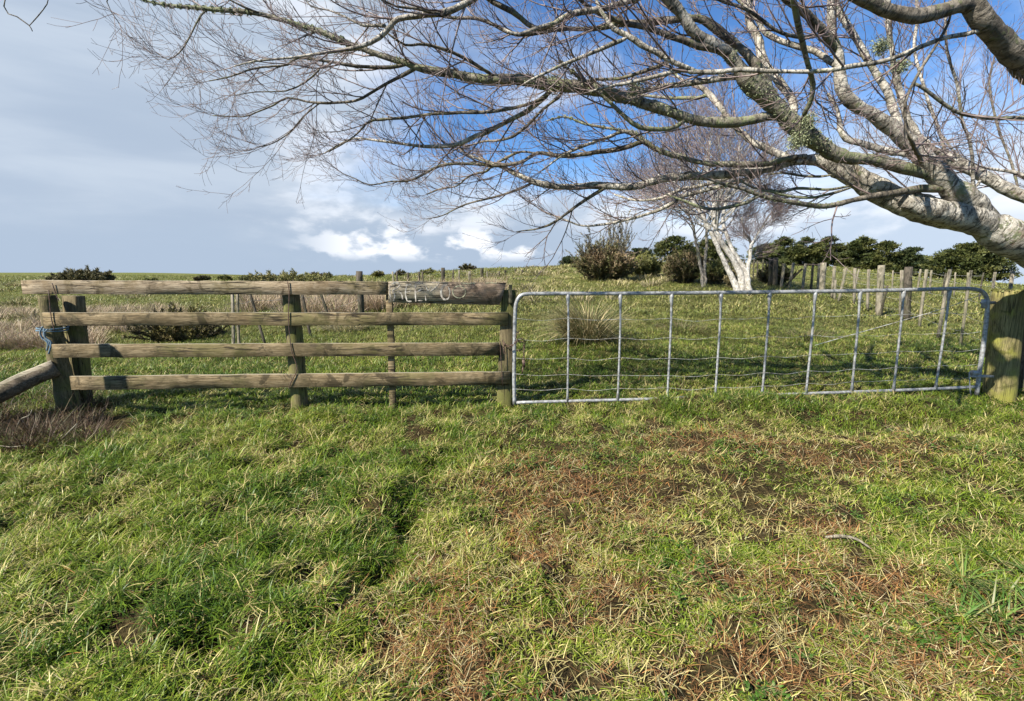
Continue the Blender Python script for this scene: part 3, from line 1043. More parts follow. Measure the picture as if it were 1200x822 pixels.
# wire strands leading left from the end post
m_ = MB()
for a, b in (((60, 372, 4.78), (-60, 420, 5.6)), ((62, 385, 4.78), (-60, 438, 5.6)), ((60, 400, 4.78), (-60, 452, 5.6))):
    p0, p1 = P(*a), P(*b)
    t = np.linspace(0, 1, 12)[:, None]
    C = p0 + (p1 - p0) * t - np.array([0, 0, 1]) * (.04 * 4 * t * (1 - t))
    m_.tubes(C, np.full(12, .003), 4)
m_.build('wire', M['rustwire'], fo)

# blue rope wound round the end post
m_ = MB()
t = np.linspace(0, 1, 90)
c0, c1 = P(62, 384, 4.80), P(63, 389, 4.80)
C = np.stack([c0[0] + (.118 + .01 * np.sin(t * 23)) * np.cos(t * 2 * np.pi * 3.2 + 3), 4.80 + .118 * np.sin(t * 2 * np.pi * 3.2 + 3), c0[2] - .03 + t * .035 + .008 * np.sin(t * 31)], 1)
m_.tubes(C, np.full(90, .007), 6)
for a in ([(50, 383), (47, 390), (50, 397), (56, 402), (55, 411)], [(52, 385), (53, 396), (60, 402), (57, 415)], [(56, 386), (51, 392), (57, 400), (59, 406)]):
    Cc = catmull(np.array([P(x, y, 4.655 + .004 * i) for i, (x, y) in enumerate(a)]), n=6)
    m_.tubes(Cc, np.full(len(Cc), .0075), 6)
rp = m_.build('rope', M['rope'], origin=c0, smooth=True)
tag(rp, 'frayed blue rope wound round the left end post of the timber fence', 'rope')

# ------------------------------------------------------------------ steel gate
go = empty('metal_gate', (*P(605, 471, 4.83)[:2], h1(.1, 4.83)))
tag(go, 'long galvanised pipe gate with upright stays and sagging wires, closed', 'gate')


def gY(px):
    return 4.76 + (px - 603) / 555 * .14


def gpath(pts, r, name, mat=M['galv'], S=10, n=6, dy=0.0, smooth=True, parent=None):
    C = catmull(np.array([P(a, b, gY(a) + dy) for a, b in pts]), n=n)
    m_ = MB(); m_.tubes(C, np.full(len(C), r), S)
    return m_.build(name, mat, parent or go, smooth=smooth)


gpath([(603, 474), (602.5, 440), (603, 400), (603.5, 372), (604.5, 358), (608, 349), (616, 345), (640, 344.4), (760, 344), (900, 342.5), (1040, 340.5), (1120, 338.5), (1140, 339), (1151, 342), (1156.5, 350), (1157, 362), (1153, 400), (1148, 435), (1144.5, 463)], .0195, 'frame')
gpath([(605, 472), (700, 469.5), (765, 467.8), (850, 465), (960, 461), (1075, 456.8), (1144, 453.5)], .0165, 'bottom_rail')
ST = [(665.5, 345, 665, 471), (727, 345, 724, 469), (787, 344, 782, 467), (845, 343, 838, 466), (902, 342, 893, 464), (955.5, 341, 944.5, 461), (1008, 341, 998, 459), (1059, 340, 1047, 458), (1113, 339, 1096, 457)]
for x0, y0, x1, y1 in ST:
    C = catmull(np.array([P(x0, y0, gY(x0)), P(x0 + (x1 - x0) * .35 + .8, y0 + (y1 - y0) * .35, gY(x0)), P(x1, y1, gY(x1))]), n=8)
    R = np.full(len(C), .0112); R[:2] = .02; R[2] = .016; R[-1] = .019
    m_ = MB(); m_.tubes(C, R, 8)
    m_.build('stay', M['galv'], go, smooth=True)
for k, (yl, ym, yr) in enumerate([(373.5, 374, 366), (397.5, 396, 389), (420, 420, 409), (439, 440, 427), (456, 455, 441)]):
    xs = [604] + [s[0] + (s[2] - s[0]) * (.22 + .19 * k) for s in ST] + [1152 - k * 2.0]
    pts = []
    for i, x in enumerate(xs):
        f = (x - 604) / 550
        y = np.interp(f, [0, .4, 1], [yl, ym, yr])
        pts.append((x, y + (rng.random() - .5) * 1.2))
        if i < len(xs) - 1:
            xm = (x + xs[i + 1]) / 2
            pts.append((xm, np.interp((xm - 604) / 550, [0, .4, 1], [yl, ym, yr]) + .8 + rng.random() * 2.0))
    gpath(pts, .0018, 'wire', M['wire'], 5, 4, dy=-.012, smooth=True)
gpath([(1152, 345), (1105, 362), (1050, 378), (1000, 392), (955, 405)], .0035, 'diagonal_wire', M['wire'], 5, 4, dy=.016)
# hinge fittings on the post side
m_ = MB()
m_.beam(P(1138, 441, 4.88), P(1162, 441, 4.90), .05, .022, nseg=1)
m_.tubes(catmull(np.array([P(1136, 436, 4.86), P(1136, 445, 4.86), P(1137.5, 464, 4.86)]), n=3), np.full(7, .006), 6)
m_.tubes(np.array([P(1139, 437, 4.87), P(1146, 437, 4.87)]), np.array([.028, .028]), 10)
m_.build('hinge', M['galv'], go)
m_ = MB()
m_.tubes(np.array([P(1150, 355, 4.90), P(1166, 355, 4.93)]), np.array([.016, .016]), 8)
m_.tubes(np.array([P(1153.5, 351, 4.90), P(1153, 361, 4.90)]), np.array([.024, .024]), 12)
m_.build('hinge', M['galv'], go)

# chain from fence post to gate, with loose end and clasp
m_ = MB()


def link_ring(m_, c, d, up, L=.030, wd=.017, r=.0036):
    d = np.array(d, float); d /= np.linalg.norm(d) + 1e-9
    s = np.cross(d, up); s /= np.linalg.norm(s) + 1e-9
    t = np.linspace(0, 2 * np.pi, 13)
    C = c + np.outer(np.cos(t) * L / 2, d) + np.outer(np.sin(t) * wd / 2, s)
    m_.tubes(C, np.full(13, r), 5, cap=False)


def chain_path(pts, Ylist, n):
    C = catmull(np.array([P(a, b, y) for (a, b), y in zip(pts, Ylist)]), n=10)
    seg = np.concatenate([[0], np.cumsum(np.linalg.norm(np.diff(C, axis=0), axis=1))])
    n = int(seg[-1] / .024)
    for k in range(n):
        s_ = (k + .5) / n * seg[-1]
        c = np.array([np.interp(s_, seg, C[:, j]) for j in range(3)])
        c2 = np.array([np.interp(s_ + .004, seg, C[:, j]) for j in range(3)])
        link_ring(m_, c, c2 - c, np.array([0, 1, .1]) if k % 2 else np.array([.6, .2, .8]))


chain_path([(588, 398), (592, 404), (598, 406), (604, 402), (610, 397), (615, 400), (613, 409), (605, 411), (596, 409), (591, 403)], [4.72, 4.70, 4.70, 4.71, 4.72, 4.75, 4.80, 4.82, 4.76, 4.72], 12)
chain_path([(591, 402), (590, 410), (592, 415)], [4.70, 4.69, 4.69], 4)
chain_path([(608, 388), (605, 394), (607, 400), (613, 402), (614, 412), (613.5, 424)], [4.72, 4.70, 4.71, 4.73, 4.73, 4.73], 6)
ch = m_.build('chain', M['chain'], origin=P(605, 402, 4.72), smooth=True)
tag(ch, 'rusty steel chain looped round the gate frame and fence post', 'chain')
m_ = MB()
m_.beam(P(613.3, 422, 4.73), P(614.3, 430, 4.73), .028, .035, up=(0, 1, 0))
m_.beam(P(613, 430, 4.73), P(611.8, 438, 4.73), .012, .014, up=(0, 1, 0))
m_.build('clasp', M['chain'], ch)

# ------------------------------------------------------------------ right gate post
gp = empty('gate_post', (*P(1172, 480, 5.0)[:2], h1(P(1172, 480, 5.0)[0], 5.0)))
tag(gp, 'thick round mossy timber gate post at the right end of the gate', 'post')
b_ = P(1170, 484, 5.0); t_ = P(1183, 340, 5.0)
n_ = 22
tt = np.linspace(0, 1, n_)
S = 28
ths = np.arange(S) / S * 2 * np.pi
Vv = []
for k in range(n_):
    c = b_ + (t_ - b_) * tt[k] - np.array([0, 0, .12]) * (1 - tt[k])
    for j in range(S):
        r = .130 * (1 + .05 * vn(np.array([math.cos(ths[j]) * 2 + 5]), np.array([math.sin(ths[j]) * 2 + tt[k] * 3]), 13)[0] + (.05 * (1 - tt[k]) ** 3))
        z = 0
        if k == n_ - 1: r *= .96; z = (.02 * vn(np.array([math.cos(ths[j]) * 1.7 + 3]), np.array([math.sin(ths[j]) * 1.7]), 17)[0]) - .008
        Vv.append(c + np.array([r * math.cos(ths[j]), r * math.sin(ths[j]), z]))
Qv = []
for k in range(n_ - 1):
    for j in range(S):
        Qv.append([k * S + j, k * S + (j + 1) % S, (k + 1) * S + (j + 1) % S, (k + 1) * S + j])
Vv.append(t_ + np.array([0, 0, -.018])); ci = len(Vv) - 1
Tv = [[(n_ - 1) * S + j, (n_ - 1) * S + (j + 1) % S, ci] for j in range(S)]
m_ = MB(); m_.add(np.array(Vv), Qv, Tv)
m_.build('post_shaft', M['gatepost'], gp)
m_ = MB()
for k in range(700):
    a = rng.random() * 6.283; r = .14 * math.sqrt(rng.random())
    c = t_ + np.array([r * math.cos(a), r * math.sin(a), -.012 + .03 * rng.random() * vn(np.array([a * 2]), np.array([r * 30]), 3)[0]])
    d = (rng.random((3, 3)) - .5) * .022
    m_.add(c + d, None, [[0, 1, 2]], np.array([.11, .12, .03]) * (.6 + .8 * rng.random()))
m_.build('moss', M['grass'], gp)
# short timber fence leading on from behind the gate post
rf = empty('timber_fence', (*P(1215, 470, 5.4)[:2], .15))
tag(rf, 'dark timber fence end half hidden behind the thick gate post', 'fence')
sq_post((1208, 352), (1196, 480), .12, .12, M['dark_post'], 'post', rf, 5.25)
for yy in (368, 408, 448):
    m_ = MB(); m_.beam(P(1190, yy, 5.32), P(1420, yy + 14, 5.6), .03, .13, nseg=8, warp=.005)
    m_.build('rail', M['dark_post'], rf)


# ------------------------------------------------------------------ wire fences behind
def fence_of(name, label, posts, wires, group=None, wmat='wire', wr=.002, wall=None):
    """posts: (x_top, y_top, x_base, Y, width_px, kind, mat); base stands on the terrain"""
    xb = (posts[0][2] - 600) / F * posts[0][3]
    root = empty(name, (xb, posts[0][3], h1(xb, posts[0][3])))
    tag(root, label, 'fence', group)
    tops = []
    for (xt, yt, xb_, Y, w, kind, mt) in posts:
        top = P(xt, yt, Y)
        bx = (xb_ - 600) / F * Y / 1.0
        # base x from its pixel at ground level
        for _ in range(3):
            z = h1(bx, Y)
            v = 411 - (411 - F * math.tan(PITCH + math.atan2(z - CAMZ, Y)))
            cpv = math.cos(PITCH) + (v / F) * math.sin(PITCH)
            bx = (xb_ - 600) / F * Y / cpv
        base = np.array([bx, Y, h1(bx, Y) - .08])
        r = px_r(w, Y, xb_) / (1 if kind == 'round' else (1 + .62 * abs(xb_ - 600) / F))
        m_ = MB()
        if kind == 'round':
            C = np.linspace(base, top, 6); C[1:-1] += (rng.random((4, 3)) - .5) * .012
            m_.tubes(C, np.full(6, r) * (1 + (rng.random(6) - .5) * .06), 10)
            nm = 'post'
        else:
            m_.beam(base, top, r * 2, r * 1.7, up=(0, 1, 0), nseg=4, warp=.012)
            nm = 'batten'
        m_.build(nm, M[mt], root)
        tops.append((base, top))
    if wires:
        m_ = MB()
        for f in wires:
            C = []
            for (b, t) in tops:
                C.append(b + (t - b) * f + np.array([0, -.02, 0]))
            C2 = []
            for i in range(len(C) - 1):
                for s in np.linspace(0, 1, 6)[:-1]:
                    q = C[i] * (1 - s) + C[i + 1] * s
                    q[2] -= .02 * 4 * s * (1 - s); C2.append(q)
            C2.append(C[-1])
            m_.tubes(np.array(C2), np.full(len(C2), wr), 4)
        m_.build('wire', M[wmat], root)
    return root, tops


# right paddock fence, from front right to back left
fence_of('wire_fence', 'paddock fence of pale wooden battens running back from the gate post', [
    (1187, 318, 1172, 5.9, 7, 'sq', 'pale_post'), (1166, 319, 1152, 6.7, 5, 'sq', 'pale_post'),
    (1138, 317, 1125, 7.6, 5, 'sq', 'pale_post'), (1113, 316, 1099, 8.6, 6, 'sq', 'pale_post'), (1086, 316, 1077, 10.1, 5, 'sq', 'pale_post'),
    (1065, 313, 1062, 11.2, 10, 'round', 'dark_post'), (1057, 317, 1055, 11.6, 5, 'sq', 'pale_post'), (1033, 311, 1030, 12.2, 9, 'round', 'pale_post'),
    (1018, 316, 1017, 12.9, 4.5, 'sq', 'pale_post'), (1002, 314.5, 1001, 14, 4.5, 'sq', 'pale_post'), (978, 312, 975, 15.0, 4.5, 'sq', 'pale_post'),
    (965, 308, 963, 16.2, 7.5, 'round', 'pale_post')], (.25, .45, .65, .85))
fence_of('wire_fence', 'second line of uneven pale battens farther back behind the paddock fence', [(1150 - k * 14.5 + rng.uniform(-3, 3), 319 - k * .35 + rng.uniform(-2, 3), 1147 - k * 14.5, 17.5 + k * .35, rng.uniform(2.2, 3.6), 'sq', 'pale_post' if k % 3 else 'dark_post') for k in range(12)], (.3, .6, .9), wr=.003)
fence_of('wire_fence', 'fallen batten leaning loose against the paddock fence', [(1040, 335, 1030, 11.4, 4, 'sq', 'dark_post')], ())
fence_of('wire_fence', 'short pale batten leaning beside the pale round fence post', [(992, 314, 982, 14.6, 4, 'sq', 'pale_post'), (979, 328, 978, 14.8, 3, 'sq', 'pale_post')], ())
hg = empty('hurdle_gate', (7.0, 18, h1(9.5, 18)))
root, tops = fence_of('hurdle_fence', 'old timber hurdle between the dark post and the pale round post', [
    (960, 309, 958, 17.2, 4, 'sq', 'pale_post'), (953, 308, 950, 17.5, 3.5, 'sq', 'dark_post'), (944, 309, 940, 17.8, 4, 'sq', 'pale_post'), (930, 308, 924, 18.2, 4, 'sq', 'pale_post'),
    (919, 309, 915, 18.6, 4, 'sq', 'pale_post'), (909, 302, 908, 19.2, 6, 'round', 'dark_post'), (904, 302, 903, 19.5, 6, 'round', 'dark_post')], (.5, .95), wmat='rustwire', wr=.008)
m_ = MB(); m_.beam(P(940, 315, 17.9), P(921, 335, 18.3), .07, .05, nseg=3, warp=.01); m_.build('brace', M['dark_post'], root)
bpy.data.objects.remove(hg)
fence_of('wire_fence', 'thin dark batten fence crossing behind the white trunked tree',
         [(899 - k * 5.2 + rng.uniform(-1, 1), 305 - k * .1 + rng.uniform(-1.5, 1.5), 898 - k * 5.2, 21 + k * .9, rng.uniform(1.6, 2.4), 'sq', 'dark_post') for k in range(20)], (.3, .6, .9), wr=.004)
# fence behind the timber fence, left
fence_of('wire_fence', 'wire fence of leaning grey battens seen through the timber rails', [
    (272, 338, 274, 7.6, 4.5, 'sq', 'pale_post'), (278, 338, 280, 7.7, 4.0, 'sq', 'pale_post'), (291, 338, 312, 8.6, 3.6, 'sq', 'dark_post'), (352, 335, 365, 9.4, 3.6, 'sq', 'dark_post'),
    (374, 338, 391, 10.6, 3.4, 'sq', 'dark_post'), (421, 318, 424, 11.4, 8, 'round', 'dark_post')], (.5, .8), wr=.0025)
fence_of('wire_fence', 'row of dark posts standing above the painted board', [
    (460, 318.5, 462, 22, 2.2, 'sq', 'pale_post'), (465, 318.5, 466, 22.4, 2.2, 'sq', 'dark_post'), (478, 319.5, 479, 23, 2.8, 'round', 'dark_post'), (491, 318.5, 492, 23.6, 2.6, 'round', 'dark_post'), (495, 318.5, 496, 24, 2.2, 'sq', 'dark_post'),
    (519, 314, 519.5, 25, 4.6, 'round', 'dark_post'), (531, 316.5, 531, 26, 1.8, 'sq', 'dark_post'), (538, 317, 538, 26.6, 2, 'sq', 'pale_post'), (550, 318, 550, 27.2, 3, 'sq', 'pale_post'),
    (564.5, 314.5, 565, 28, 3.8, 'round', 'dark_post'), (571, 318, 571, 29, 1.8, 'sq', 'pale_post'), (585, 318, 585, 30, 1.8, 'sq', 'dark_post')], (.95, .75, .5), wr=.004)
fence_of('wire_fence', 'small dark posts stepping up the rise beyond the gate corner', [
    (592, 317, 592, 32, 2.6, 'round', 'dark_post'), (604, 315.5, 604, 33, 2, 'sq', 'dark_post'), (612, 316.5, 612, 33, 2.8, 'round', 'dark_post'), (623, 320, 623, 34, 4.2, 'round', 'pale_post'),
    (636, 323, 636, 34, 2.2, 'round', 'dark_post'), (645, 322, 645, 35, 1.9, 'round', 'dark_post'), (652, 321.5, 652, 37, 1.9, 'round', 'dark_post'), (660, 320, 660, 39, 1.7, 'round', 'dark_post'), (668, 318, 668, 41, 1.7, 'round', 'dark_post')], (.9, .5), wr=.005)
fence_of('wire_fence', 'line of tiny posts along the skyline left of the gorse bush', [(600 + k * 7.6, 314 - k * .45 + rng.uniform(-1.2, 1), 600 + k * 7.6, 48 + k * .3, 1.1, 'sq', 'dark_post') for k in range(10)], (.9,), wr=.006)
fence_of('wire_fence', 'faint line of thin posts across the rise right of the gorse bush', [(752 + k * 5.0, 300.5 + rng.uniform(-1.2, 1), 752 + k * 5.0, 42, 1.2, 'sq', 'pale_post') for k in range(12)], (.9, .5), wr=.006)


# ------------------------------------------------------------------ trees
def grow(pos, dirv, length, K, up=.3, jit=.15, droop=0.0):
    N = len(pos)
    d = dirv / (np.linalg.norm(dirv, axis=1, keepdims=True) + 1e-9)
    out = [pos]; p = pos.copy()
    for k in range(K - 1):
        d = d + np.array([0, 0, 1.0]) * (up / (K - 1)) + (rng.random((N, 3)) - .5) * 2 * jit / math.sqrt(K)
        d /= np.linalg.norm(d, axis=1, keepdims=True)
        p = p + d * (length / (K - 1))[:, None]
        out.append(p)
    return np.stack(out, 1)


def sample_on(Pt, R, n_per, t0=.15, t1=1.0):
    """n_per children on each polyline (N,K,3) -> positions, tangents, radius, t"""
    N, K, _ = Pt.shape
    t = t0 + (t1 - t0) * (np.arange(n_per)[None] + rng.random((N, n_per))) / n_per
    x = t * (K - 1)
    i = np.clip(np.floor(x).astype(int), 0, K - 2); f = (x - i)
    I = np.arange(N)[:, None].repeat(n_per, 1)
    a = Pt[I, i]; b = Pt[I, i + 1]
    pos = a + (b - a) * f[..., None]
    tan = b - a; tan /= np.linalg.norm(tan, axis=2, keepdims=True) + 1e-9
    r = R[I, i] * (1 - f) + R[I, i + 1] * f
    return pos.reshape(-1, 3), tan.reshape(-1, 3), r.reshape(-1), t.reshape(-1)


def perp(tan, flat=.35):
    v = rng.standard_normal(tan.shape); v[:, 2] *= (1 - flat)
    v -= tan * (v * tan).sum(1, keepdims=True)
    v /= np.linalg.norm(v, axis=1, keepdims=True) + 1e-9
    return v


def taper(r0, K, end=.35):
    return r0[:, None] * np.linspace(1, end, K)[None]


def twig_spray(line, rad, dens, L1=(.35, .95), t0=.12, rmin=.0016, lev3=4, up1=.45, t_len=True):
    """twigs on one limb; returns MB"""
    m_ = MB()
    seg = np.concatenate([[0], np.cumsum(np.linalg.norm(np.diff(line, axis=0), axis=1))])
    total = seg[-1]
    n = max(2, int(total * dens * .86))
    pos, tan, r, t = sample_on(line[None], rad[None], n, t0, 1.0)
    # the limb tip carries on as a twig too
    pos = np.vstack([pos, line[-1:]]); tn = line[-1] - line[-3]; tan = np.vstack([tan, (tn / np.linalg.norm(tn))[None]])
    r = np.append(r, rad[-1]); t = np.append(t, 1.)
    N = len(pos)
    pv = perp(tan)
    mixw = (.45 + .75 * rng.random(N))[:, None]; mixw[-1] = .1
    d = tan + pv * mixw
    L = (L1[0] + (L1[1] - L1[0]) * rng.random(N) ** 1.2) * (1.12 - .84 * t); L[-1] = min(L[-1], .35); L = L * 1.3
    K1 = 9
    A = grow(pos, d, L, K1, up1, .38)
    ra = np.clip(r * .5, .0026, .0072)
    RA = taper(ra, K1, .4)
    m_.tubes(A, RA, 5, cap=False)
    n2 = 7
    p2, t2, r2, tt2 = sample_on(A, RA, n2, .1, 1.0)
    d2 = t2 + perp(t2) * (.5 + .6 * rng.random(len(t2)))[:, None]
    L2 = .13 + .31 * rng.random(len(p2))
    B = grow(p2, d2, L2, 6, .4, .42)
    RB = taper(np.clip(r2 * .62, rmin, .0034), 6, .6)
    m_.tubes(B, RB, 4, cap=False)
    if lev3:
        p3, t3, r3, _ = sample_on(B, RB, lev3, .2, 1.0)
        d3 = t3 + perp(t3) * .8
        L3 = .04 + .12 * rng.random(len(p3)) ** 1.5
        C3 = grow(p3, d3, L3, 4, .3, .25)
        m_.tubes(C3, taper(np.clip(r3 * .8, rmin * .85, .0021), 4, .8), 3, cap=False)
    return m_


bt = empty('bare_tree', (7.0, 5.05, h1(7.0, 5.05)))
tag(bt, 'leafless lichened tree spreading low limbs over the gate from the right', 'tree')
LIMB = {}
TS = 1.38   # how far the big tree stands


def limb(key, parent, pts, Y, mat='bark', name='limb', dens=7, spray=True, prefix=None, L1=(.35, .95), t0=.12, gn=1.0):
    """pts: (px, py, width px). Y: depth at the tip (start depth comes from the parent), or list"""
    n = len(pts)
    Y = [v_ * TS for v_ in Y] if isinstance(Y, (list, tuple)) else Y * TS
    if parent is not None:
        q = LIMB[parent]
        i = np.argmin((q['px'][:, 0] - pts[0][0]) ** 2 + (q['px'][:, 1] - pts[0][1]) ** 2)
        Y0 = q['line'][i, 1]
    else:
        Y0 = Y[0] if isinstance(Y, (list, tuple)) else Y
    Y1 = Y[-1] if isinstance(Y, (list, tuple)) else Y
    if isinstance(Y, (list, tuple)) and len(Y) == n:
        Ys = list(Y)
        if parent is not None: Ys[0] = Y0
    else:
        s = np.concatenate([[0], np.cumsum([math.hypot(pts[k + 1][0] - pts[k][0], pts[k + 1][1] - pts[k][1]) for k in range(n - 1)])])
        Ys = Y0 + (Y1 - Y0) * s / s[-1]
    W3 = [np.append(P(a, b, y), px_r(w, y, a) * .95) for (a, b, w), y in zip(pts, Ys)]
    if parent is not None: W3[0][3] *= .62
    if prefix: W3 = [np.array(p_, float) for p_ in prefix] + W3
    C = catmull(np.array(W3), .055)
    line, rad = C[:, :3], np.maximum(C[:, 3], .002)
    k = len(line)
    s = np.arange(k)
    amp = np.clip(rad * .34, .0015, .012)[:, None] * gn
    wob = np.stack([np.convolve(rng.standard_normal(k + 4), [.2, .2, .2, .2, .2], 'valid') for _ in range(3)], 1)
    line = line + wob * amp
    rad = rad * (1 + .16 * np.convolve(rng.standard_normal(k + 4), [.2] * 5, 'valid') + .04 * rng.standard_normal(k))
    m_ = MB()
    S = 20 if rad.max() > .05 else (12 if rad.max() > .02 else 8)
    m_.tubes(line, rad, S, polar=True)
    o = m_.build(name, M[mat], bt, smooth=True)
    # pixels of the line, for the children to find their fork
    rel = line - np.array([0, 0, CAMZ])
    cp, sp = math.cos(PITCH), math.sin(PITCH)
    dep = rel[:, 1] * cp - rel[:, 2] * sp
    up_ = rel[:, 1] * sp + rel[:, 2] * cp
    dep = np.maximum(dep, .05)
    LIMB[key] = {'line': line, 'rad': rad, 'px': np.stack([600 + F * rel[:, 0] / dep, 411 - F * up_ / dep], 1), 'obj': o}
    if spray:
        sp_ = twig_spray(line, rad, dens, L1, t0)
        sp_.build('twigs', M['twig'], o)['kind'] = 'stuff'
    return o


# --- trunk and big limbs
limb('T', None, [(1290, 345, 84), (1240, 312, 70), (1200, 288, 58), (1155, 264, 52), (1118, 252, 42), (1085, 245, 32), (1060, 236, 18)], [3.35, 3.28, 3.2, 3.15, 3.12, 3.1, 3.1], name='trunk', spray=False,
     prefix=[(7.0, 5.05, -.1, .46), (6.8, 5.0, .45, .37), (6.35, 4.85, 1.02, .33)], mat='bark')
limb('L1', 'T', [(1150, 268, 40), (1100, 250, 38), (1050, 232, 34), (1010, 212, 30), (985, 197, 26), (967, 189, 21), (950, 187, 9)], 3.3, mat='bark', spray=False)
limb('L1a', 'L1', [(975, 193, 24), (955, 188, 16), (933, 190, 12), (917, 195, 10), (883, 200, 10), (833, 205, 10), (800, 207, 9.5), (767, 213, 9), (742, 219, 8.5), (700, 218, 8), (667, 218, 7.5), (642, 217, 7), (620, 212, 6), (600, 202, 5), (587, 195, 4), (550, 182, 3), (537, 173, 2)], 3.9, mat='bark', dens=5, t0=.25)
limb('L1b', 'L1', [(945, 183, 9), (920, 187, 7.5), (900, 192, 7.5), (867, 193, 7.5), (833, 192, 7), (810, 188, 6.5), (775, 178, 6.5), (758, 168, 5.5), (745, 157, 4), (733, 153, 3.5), (700, 148, 3), (683, 145, 2.5), (662, 137, 2), (640, 142, 1.5)], 3.6, mat='lichbark', dens=6)
limb('T2', 'T', [(1165, 262, 46), (1137, 241, 40), (1112, 218, 34), (1090, 195, 30), (1075, 178, 26), (1057, 160, 24), (1035, 145, 20), (1018, 133, 18), (992, 112, 15), (985, 90, 13), (982, 60, 11), (977, 45, 10), (973, 15, 9), (975, -40, 8), (960, -120, 6)], 2.9, mat='bark', dens=4, t0=.5)
limb('T2b', 'T2', [(982, 62, 11), (972, 45, 11), (962, 33, 11), (940, 12, 10), (922, -2, 9), (880, -50, 7), (820, -110, 5)], 2.6, mat='darkbark', dens=5)
limb('T2c', 'T2', [(1060, 165, 13), (1050, 140, 11), (1040, 107, 10), (1025, 82, 9), (1007, 50, 9), (992, 27, 9), (980, 8, 8), (970, -30, 7)], 3.3, mat='bark', dens=6)
limb('L2', 'T2', [(1092, 208, 22), (1062, 198, 19), (1025, 188, 17), (1000, 186, 17), (980, 180, 18), (960, 168, 22), (942, 156, 23), (925, 143, 22), (905, 122, 22), (890, 108, 24), (872, 92, 20), (862, 75, 17), (847, 60, 14)], 2.9, mat='lichbark', spray=False)
limb('L2u', 'L2', [(862, 72, 15), (845, 58, 15), (825, 46, 14), (810, 35, 14), (797, 15, 14), (783, -2, 13), (750, -40, 10), (690, -80, 7)], 2.6, mat='bark', dens=5)
limb('L2v', 'L2', [(850, 62, 13), (835, 58, 11), (817, 54, 9), (783, 42, 7.5), (758, 33, 7), (735, 29, 6), (712, 20, 5), (690, 8, 4), (660, -15, 3)], 2.7, mat='darkbark', dens=6)
limb('L2w', 'L2', [(905, 120, 14), (898, 95, 12), (882, 72, 12), (867, 58, 11), (842, 37, 11), (825, 24, 9), (800, 23, 8), (767, 25, 8), (725, 30, 7), (700, 33, 6), (658, 34, 5.5), (608, 41, 4.5), (580, 30, 4), (558, 22, 3.5), (530, 21, 3), (500, 16, 2), (470, 14, 1.5)], 3.0, mat='darkbark', dens=6)
limb('L2b', 'L2', [(930, 140, 15), (917, 136, 12), (900, 138, 12), (867, 143, 12), (833, 143, 12), (810, 139, 12), (785, 131, 12), (767, 126, 12), (742, 118, 13), (700, 107, 13), (683, 105, 12.5), (650, 100, 12), (617, 95, 11), (583, 93, 10), (550, 90, 9.5), (500, 82, 8.5), (483, 77, 8), (450, 67, 7.5), (417, 55, 7), (375, 38, 6.5), (342, 27, 6), (300, 16, 5.5), (250, 11, 5), (192, 6, 3.5), (150, -6, 2)], 2.9, mat='lichbark', dens=5.5)
limb('loop', 'L2b', [(808, 137, 6), (793, 148, 6), (775, 152, 6), (750, 150, 5.5), (735, 140, 5), (722, 128, 4.5), (707, 114, 4), (695, 105, 4), (680, 92, 3.5), (662, 78, 2.5), (655, 70, 1.5)], 2.85, mat='lichbark', dens=4)
limb('L3', 'L1', [(940, 190, 9), (927, 185, 9), (908, 178, 8.5), (883, 167, 8), (872, 158, 7.5), (858, 146, 7), (845, 128, 7), (832, 112, 6.5), (820, 101, 6), (800, 95, 4), (785, 80, 2.5)], 3.9, mat='bark', dens=5)
limb('L4', 'T', [(1108, 222, 14), (1080, 222, 12), (1037, 229, 9.5), (1007, 234, 8), (967, 242, 7.5), (933, 238, 6.5), (908, 234, 5.5), (887, 228, 5), (872, 222, 4.5), (850, 217, 4), (830, 210, 3)], 2.9, mat='darkbark', dens=3)
limb('L4b', 'L4', [(890, 229, 5), (880, 235, 5), (867, 240, 5), (842, 245, 5), (820, 243, 4.5), (800, 235, 3), (780, 228, 2)], 3.1, mat='lichbark', dens=5)
limb('L5', 'L1', [(995, 218, 5), (975, 222, 4), (958, 222, 4), (933, 221, 4), (917, 225, 3.5), (900, 222, 3.5), (883, 220, 3), (868, 212, 2)], 3.4, mat='lichbark', dens=7, L1=(.15, .4))
limb('L6', 'L1', [(975, 205, 4), (960, 207, 4), (942, 207, 3.5), (917, 203, 3), (900, 205, 2)], 3.5, mat='lichbark', dens=7, L1=(.15, .4))
limb('L7', 'L1', [(1000, 219, 4), (985, 224, 3.5), (950, 232, 3.5), (925, 230, 3.5), (903, 225, 3), (890, 224, 2)], 3.2, mat='lichbark', dens=7, L1=(.15, .4))
limb('L1c', 'L1a', [(893, 203, 6), (867, 212, 5.5), (833, 222, 5.5), (800, 230, 5), (788, 238, 4.5), (767, 248, 4), (737, 257, 3.5), (708, 263, 3), (683, 265, 2.5), (662, 258, 2), (640, 250, 1.3)], 4.3, mat='bark', dens=5)
limb('L1d', 'L1a', [(712, 219, 5), (705, 223, 4.5), (687, 234, 4), (667, 248, 3.5), (650, 260, 3), (632, 268, 2), (605, 272, 1.5)], 3.7, mat='darkbark', dens=7)
limb('L1e', 'L1a', [(870, 202, 5), (850, 210, 5), (822, 218, 4), (800, 222, 4), (775, 232, 3.5), (745, 235, 2.5), (720, 228, 2)], 4.5, mat='bark', dens=6)
limb('M1', 'L1b', [(778, 180, 6), (765, 172, 6), (753, 167, 6), (725, 175, 6), (700, 178, 5.5), (658, 183, 5), (630, 180, 4), (615, 188, 4), (600, 192, 4), (577, 194, 4), (550, 192, 3.5), (517, 194, 3), (483, 211, 2.5), (458, 213, 2), (433, 217, 1.8), (417, 210, 1.4), (400, 203, 1.2)], 3.7, mat='darkbark', dens=7)
